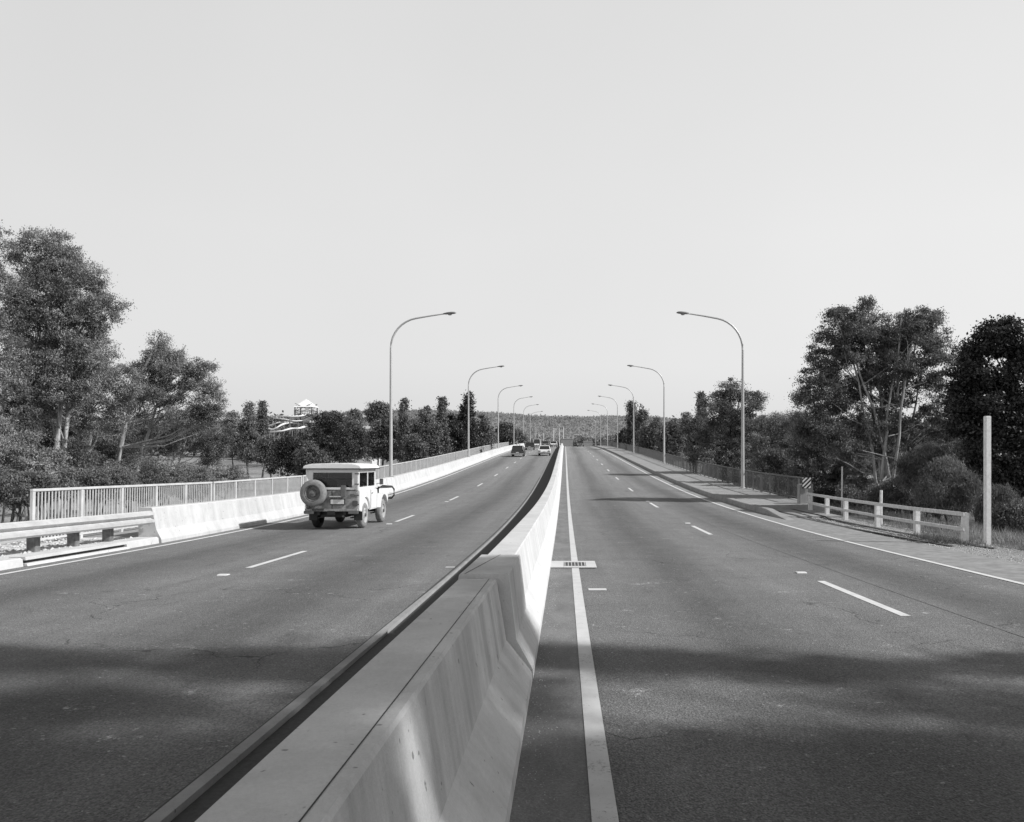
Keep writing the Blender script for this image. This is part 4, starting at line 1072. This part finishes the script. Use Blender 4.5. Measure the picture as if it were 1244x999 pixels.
def chute(label, pts, w=.75):
    W_ = [at(px, py, D+dd) for px, py, dd in pts]; o0 = W_[0].copy()
    # smooth
    Q = []
    for i in range(len(W_)-1):
        p0 = W_[max(0, i-1)]; p1 = W_[i]; p2 = W_[i+1]; p3 = W_[min(len(W_)-1, i+2)]
        for t in np.linspace(0, 1, 7)[:-1]:
            Q.append(.5*((2*p1)+(p2-p0)*t+(2*p0-5*p1+4*p2-p3)*t*t+(3*p1-p0-3*p2+p3)*t**3))
    Q.append(W_[-1]); mb = MB(); n = 7
    for i, p in enumerate(Q):
        t = (Q[min(i+1, len(Q)-1)]-Q[max(i-1, 0)]).normalized(); a = t.cross(Vector((0, 0, 1))).normalized(); b = Vector((0, 0, 1))
        for k in range(n):
            th = PI+PI*k/(n-1); mb.v.append(p-o0+a*math.cos(th)*w+b*math.sin(th)*w*.62)
    for i in range(len(Q)-1):
        for k in range(n-1): mb.f.append((i*n+k, i*n+k+1, (i+1)*n+k+1, (i+1)*n+k))
    e = empty('water_slide', o0, 0, label, 'water slide')
    me = mb.build('chute', M['roof_white'], e, smooth=True); md = me.modifiers.new('t', 'SOLIDIFY'); md.thickness = .08
    for i in range(4, len(Q), 8):
        p = Q[i]; gzz = GZ(p.x, p.y)
        MB().tube([(p.x-o0.x, p.y-o0.y, gzz-o0.z-.2), (p.x-o0.x, p.y-o0.y, p.z-o0.z-w*.6)], .12, 6).build('support', M['timber'], e)
chute('uppermost white water slide curling left from the tower deck', [(372, 502, -1), (366, 505, -4), (352, 505.5, -8), (342, 505, -6), (334, 505.5, -1), (330, 505, 3)], .42)
chute('second white water slide running below the uppermost one', [(380, 511, 2), (372, 510.5, 0), (362, 511, -4), (355, 511, -6), (346, 509, -5), (338, 508, -3), (331, 506, 0)], .45)
chute('long white water slide with an arched middle left of the tower', [(380, 512, 4), (372, 514.5, 1), (360, 514, -2), (347, 512.8, -4), (339, 512.8, -5), (332, 515.5, -5), (325, 517.5, -2), (316, 517.5, 3)], .42)
chute('short white water slide dipping at the far left', [(349, 514, -9), (343, 515.5, -11), (333, 520.8, -12), (327, 520.5, -9), (320, 517.8, -3)], .42)
chute('lowest white water slide sweeping down to the left', [(372, 517.5, -5), (363, 520, -9), (355, 520, -12), (343, 523, -14), (332, 524, -14), (323, 524.8, -10)], .5)
def building(name, label, px0, px1, ytop, yeave, D, wall, roof, depth=9, gable=True, nw=3):
    a, b = at(px0, yeave, D), at(px1, yeave, D); cx = (a.x+b.x)/2; w = b.x-a.x; gz = GZ(cx, D)-.3
    r = empty(name, (cx, D, gz), 0, label, 'building'); ze = a.z-gz; zt = at(px0, ytop, D).z-gz
    MB().box((0, depth/2, ze/2), (w, depth, ze)).build('wall', M[wall], r)
    if gable: MB().prism([(-w/2-.4, ze+.002), (w/2+.4, ze+.002), (0, zt)], -.4, depth+.4, 'y').build('roof', M[roof], r)
    else: MB().box((0, depth/2, (ze+zt)/2+.003), (w+.8, depth+.8, zt-ze)).build('roof', M[roof], r)
    for k in range(nw):
        x = -w/2+w*(k+.5)/nw
        MB().box((x, -.02, ze*.62), (w/nw*.5, .06, min(1.3, ze*.35))).build('window', M['window_dark'], r)
    return r
building('shed', 'long low building with a white roof edge behind the dark trees', 392, 446, 504.5, 507.5, 235, 'wall_grey', 'roof_white', 14, False, 9)
building('house', 'white gabled house behind the third left lamp', 597, 608, 519, 524, 160, 'wall_white', 'roof_white', 8, True, 2)
building('house', 'pale low house left of the broad gum tree gap', 264, 280, 511, 515, 260, 'wall_white', 'roof_dark', 9, True, 3)
building('shed', 'small white roofed shed behind trees left of the nearest left lamp', 436, 452, 518, 521, 180, 'wall_white', 'roof_white', 8, False, 3)
# pale walls beyond the crest
def wall_at(label, px0, px1, yt, D):
    a, b = at(px0, yt, D), at(px1, yt, D); z0 = P(D)-2
    r = empty('concrete_wall', ((a.x+b.x)/2, D, z0), 0, label, 'wall')
    MB().box((0, 0, (a.z-z0)/2), (b.x-a.x, .3, a.z-z0)).build('panel', M['conc_path'], r)
    MB().box((0, 0, a.z-z0+.08), (b.x-a.x+.2, .5, .16)).build('coping', M['conc_white'], r)
wall_at('pale concrete wall right of the oncoming car beyond the crest', 706, 720, 536.5, 246)
wall_at('pale concrete wall left of the oncoming car beyond the crest', 681, 696, 533.5, 262)

# ---------------------------------------------------------------- ground cover
def tufts(name, label, n, fx, ln, wd, m_, up=1.0, per=12):
    XY = np.array([fx() for _ in range(n)]); Z = np.array([GZ(a, b) for a, b in XY])
    C = np.concatenate([XY, Z[:, None]], 1)
    base = np.repeat(C, per, 0)+np.concatenate([rng.normal(size=(n*per, 2))*.05, np.zeros((n*per, 1))], 1)
    d = rng.normal(size=(n*per, 3))*.45; d[:, 2] = up; d /= np.linalg.norm(d, axis=1)[:, None]
    l = (ln*rng.uniform(.4, 1.3, n*per))[:, None]; s = np.cross(d, rng.normal(size=(n*per, 3))); s /= np.linalg.norm(s, axis=1)[:, None]
    V = np.stack([base-s*wd*.5, base+s*wd*.5, base+d*l], 1).reshape(-1, 3)
    o = fast_mesh(name, V, 3, M[m_]); tag(o, label, 'grass', kind='stuff')
tufts('grass', 'dry grass under and behind the timber fence', 9000, lambda: (9.75+abs(random.gauss(0, 1.6)), rnd(10, 33)), .13, .014, 'grass_blade')
tufts('grass', 'rough grass and weeds below the right hand trees', 6000, lambda: (rnd(11, 22), rnd(16, 50)), .38, .022, 'grass_blade')
tufts('weeds', 'weeds behind the left guardrail', 2600, lambda: (rnd(-17, -13.1), rnd(10, 24)), .35, .02, 'grass_blade')
tufts('weeds', 'dark weeds around the foot of the last fence post', 260, lambda: (9.55+random.gauss(0, .25), 19.4+random.gauss(0, .7)), .22, .02, 'needle', .7)
def stones(name, label, n, fx, s0, s1, m_):
    V = []; 
    base = np.array([(1,0,0),(-1,0,0),(0,1,0),(0,-1,0),(0,0,1),(0,0,-1)], float)
    tri = [(0,2,4),(2,1,4),(1,3,4),(3,0,4),(2,0,5),(1,2,5),(3,1,5),(0,3,5)]
    for _ in range(n):
        x, y, z = fx(); s = s0*(s1/s0)**random.random()**2
        b = base*rng.uniform(.6, 1.2, (6, 1))*s*np.array([1, 1, .6])+np.array([x, y, z+s*.2])
        V.append(b[np.array(tri)].reshape(-1, 3))
    o = fast_mesh(name, np.concatenate(V), 3, M[m_]); tag(o, label, 'gravel', kind='stuff')
stones('gravel', 'loose gravel along the right shoulder', 5200, lambda: (lambda x, d: (x, d, P(d)-.012))(rnd(8.1, 10.3)+.0, rnd(10, 32)), .008, .03, 'stone')
stones('gravel', 'loose pale stones on the verge under the left guardrail', 1500, lambda: (lambda x, d: (x, d, P(d)+.14))(rnd(-12.2, -10.2), rnd(11, 18.4)), .012, .07, 'stone')
stones('gravel', 'grit lying in the gutter beside the median barrier', 1400, lambda: (lambda x, d: (x, d, P(d)+.005))(-.24+abs(random.gauss(0, .12)), rnd(2.5, 16)), .002, .007, 'stone')

# ---------------------------------------------------------------- light, sky, camera
EL, AZ = R(38.7), R(-13)        # sun to the right and slightly behind the viewer
sd = Vector((math.cos(EL)*math.cos(AZ), math.cos(EL)*math.sin(AZ), math.sin(EL)))
sun = bpy.data.lights.new('sun', 'SUN'); sun.energy = 5.0; sun.angle = R(.9); sun.color = (1, .985, .965)
so = bpy.data.objects.new('sun', sun); col.objects.link(so); so.rotation_euler = sd.to_track_quat('Z', 'Y').to_euler()
w = bpy.data.worlds.new('World'); scene.world = w; w.use_nodes = True; nt = w.node_tree; nt.nodes.clear()
sky = nt.nodes.new('ShaderNodeTexSky'); sky.sky_type = 'NISHITA'; sky.sun_disc = False; sky.sun_elevation = EL
sky.sun_rotation = PI/2-AZ; sky.dust_density = 2.5; sky.air_density = 1.0
bw = nt.nodes.new('ShaderNodeRGBToBW'); L(nt, sky.outputs[0], bw.inputs[0])
tc = nt.nodes.new('ShaderNodeTexCoord'); sp = nt.nodes.new('ShaderNodeSeparateXYZ'); L(nt, tc.outputs['Generated'], sp.inputs[0])
# orthochromatic-looking haze: bright low sky, darker overhead
ramp = nt.nodes.new('ShaderNodeValToRGB'); L(nt, sp.outputs[2], ramp.inputs[0]); e = ramp.color_ramp.elements
e[0].position = 0; e[0].color = g(.75); e[1].position = 1; e[1].color = g(.09)
for p_, v_ in ((.10, .83), (.25, .83), (.38, .80), (.54, .76), (.68, .22)):
    q = e.new(p_); q.color = g(v_)
bg = nt.nodes.new('ShaderNodeBackground'); bg.inputs['Strength'].default_value = 1.0
sc_ = math_n(nt, 'MULTIPLY', bw.outputs[0], .012)
sn = nt.nodes.new('ShaderNodeTexNoise'); sn.inputs['Scale'].default_value = 2.2; sn.inputs['Detail'].default_value = 4; L(nt, tc.outputs['Generated'], sn.inputs['Vector'])
side = math_n(nt, 'ADD', math_n(nt, 'MULTIPLY', sp.outputs[0], .09), mapr(nt, sn.outputs['Fac'], .3, .7, .895, .935))
lum = math_n(nt, 'ADD', sc_, math_n(nt, 'MULTIPLY', ramp.outputs[0], side))
cmb = nt.nodes.new('ShaderNodeCombineColor')
for i in range(3): L(nt, lum, cmb.inputs[i])
L(nt, cmb.outputs[0], bg.inputs[0]); o_ = nt.nodes.new('ShaderNodeOutputWorld'); L(nt, bg.outputs[0], o_.inputs[0])
sun.color = (1, 1, 1)
cam = bpy.data.cameras.new('camera'); co = bpy.data.objects.new('camera', cam); col.objects.link(co)
co.location = (0, 0, CAMZ); co.rotation_euler = (PI/2, 0, 0)
cam.sensor_width = 36; cam.lens = F/1244*36; cam.shift_x = -(VX-622)/1244; cam.shift_y = (HY-499.5)/1244
cam.clip_start = .05; cam.clip_end = 9000
scene.camera = co
scene.view_settings.view_transform = 'Standard'; scene.view_settings.look = 'None'; scene.view_settings.exposure = 0; scene.view_settings.gamma = 1
scene.cycles.transparent_max_bounces = 16; scene.cycles.max_bounces = 6
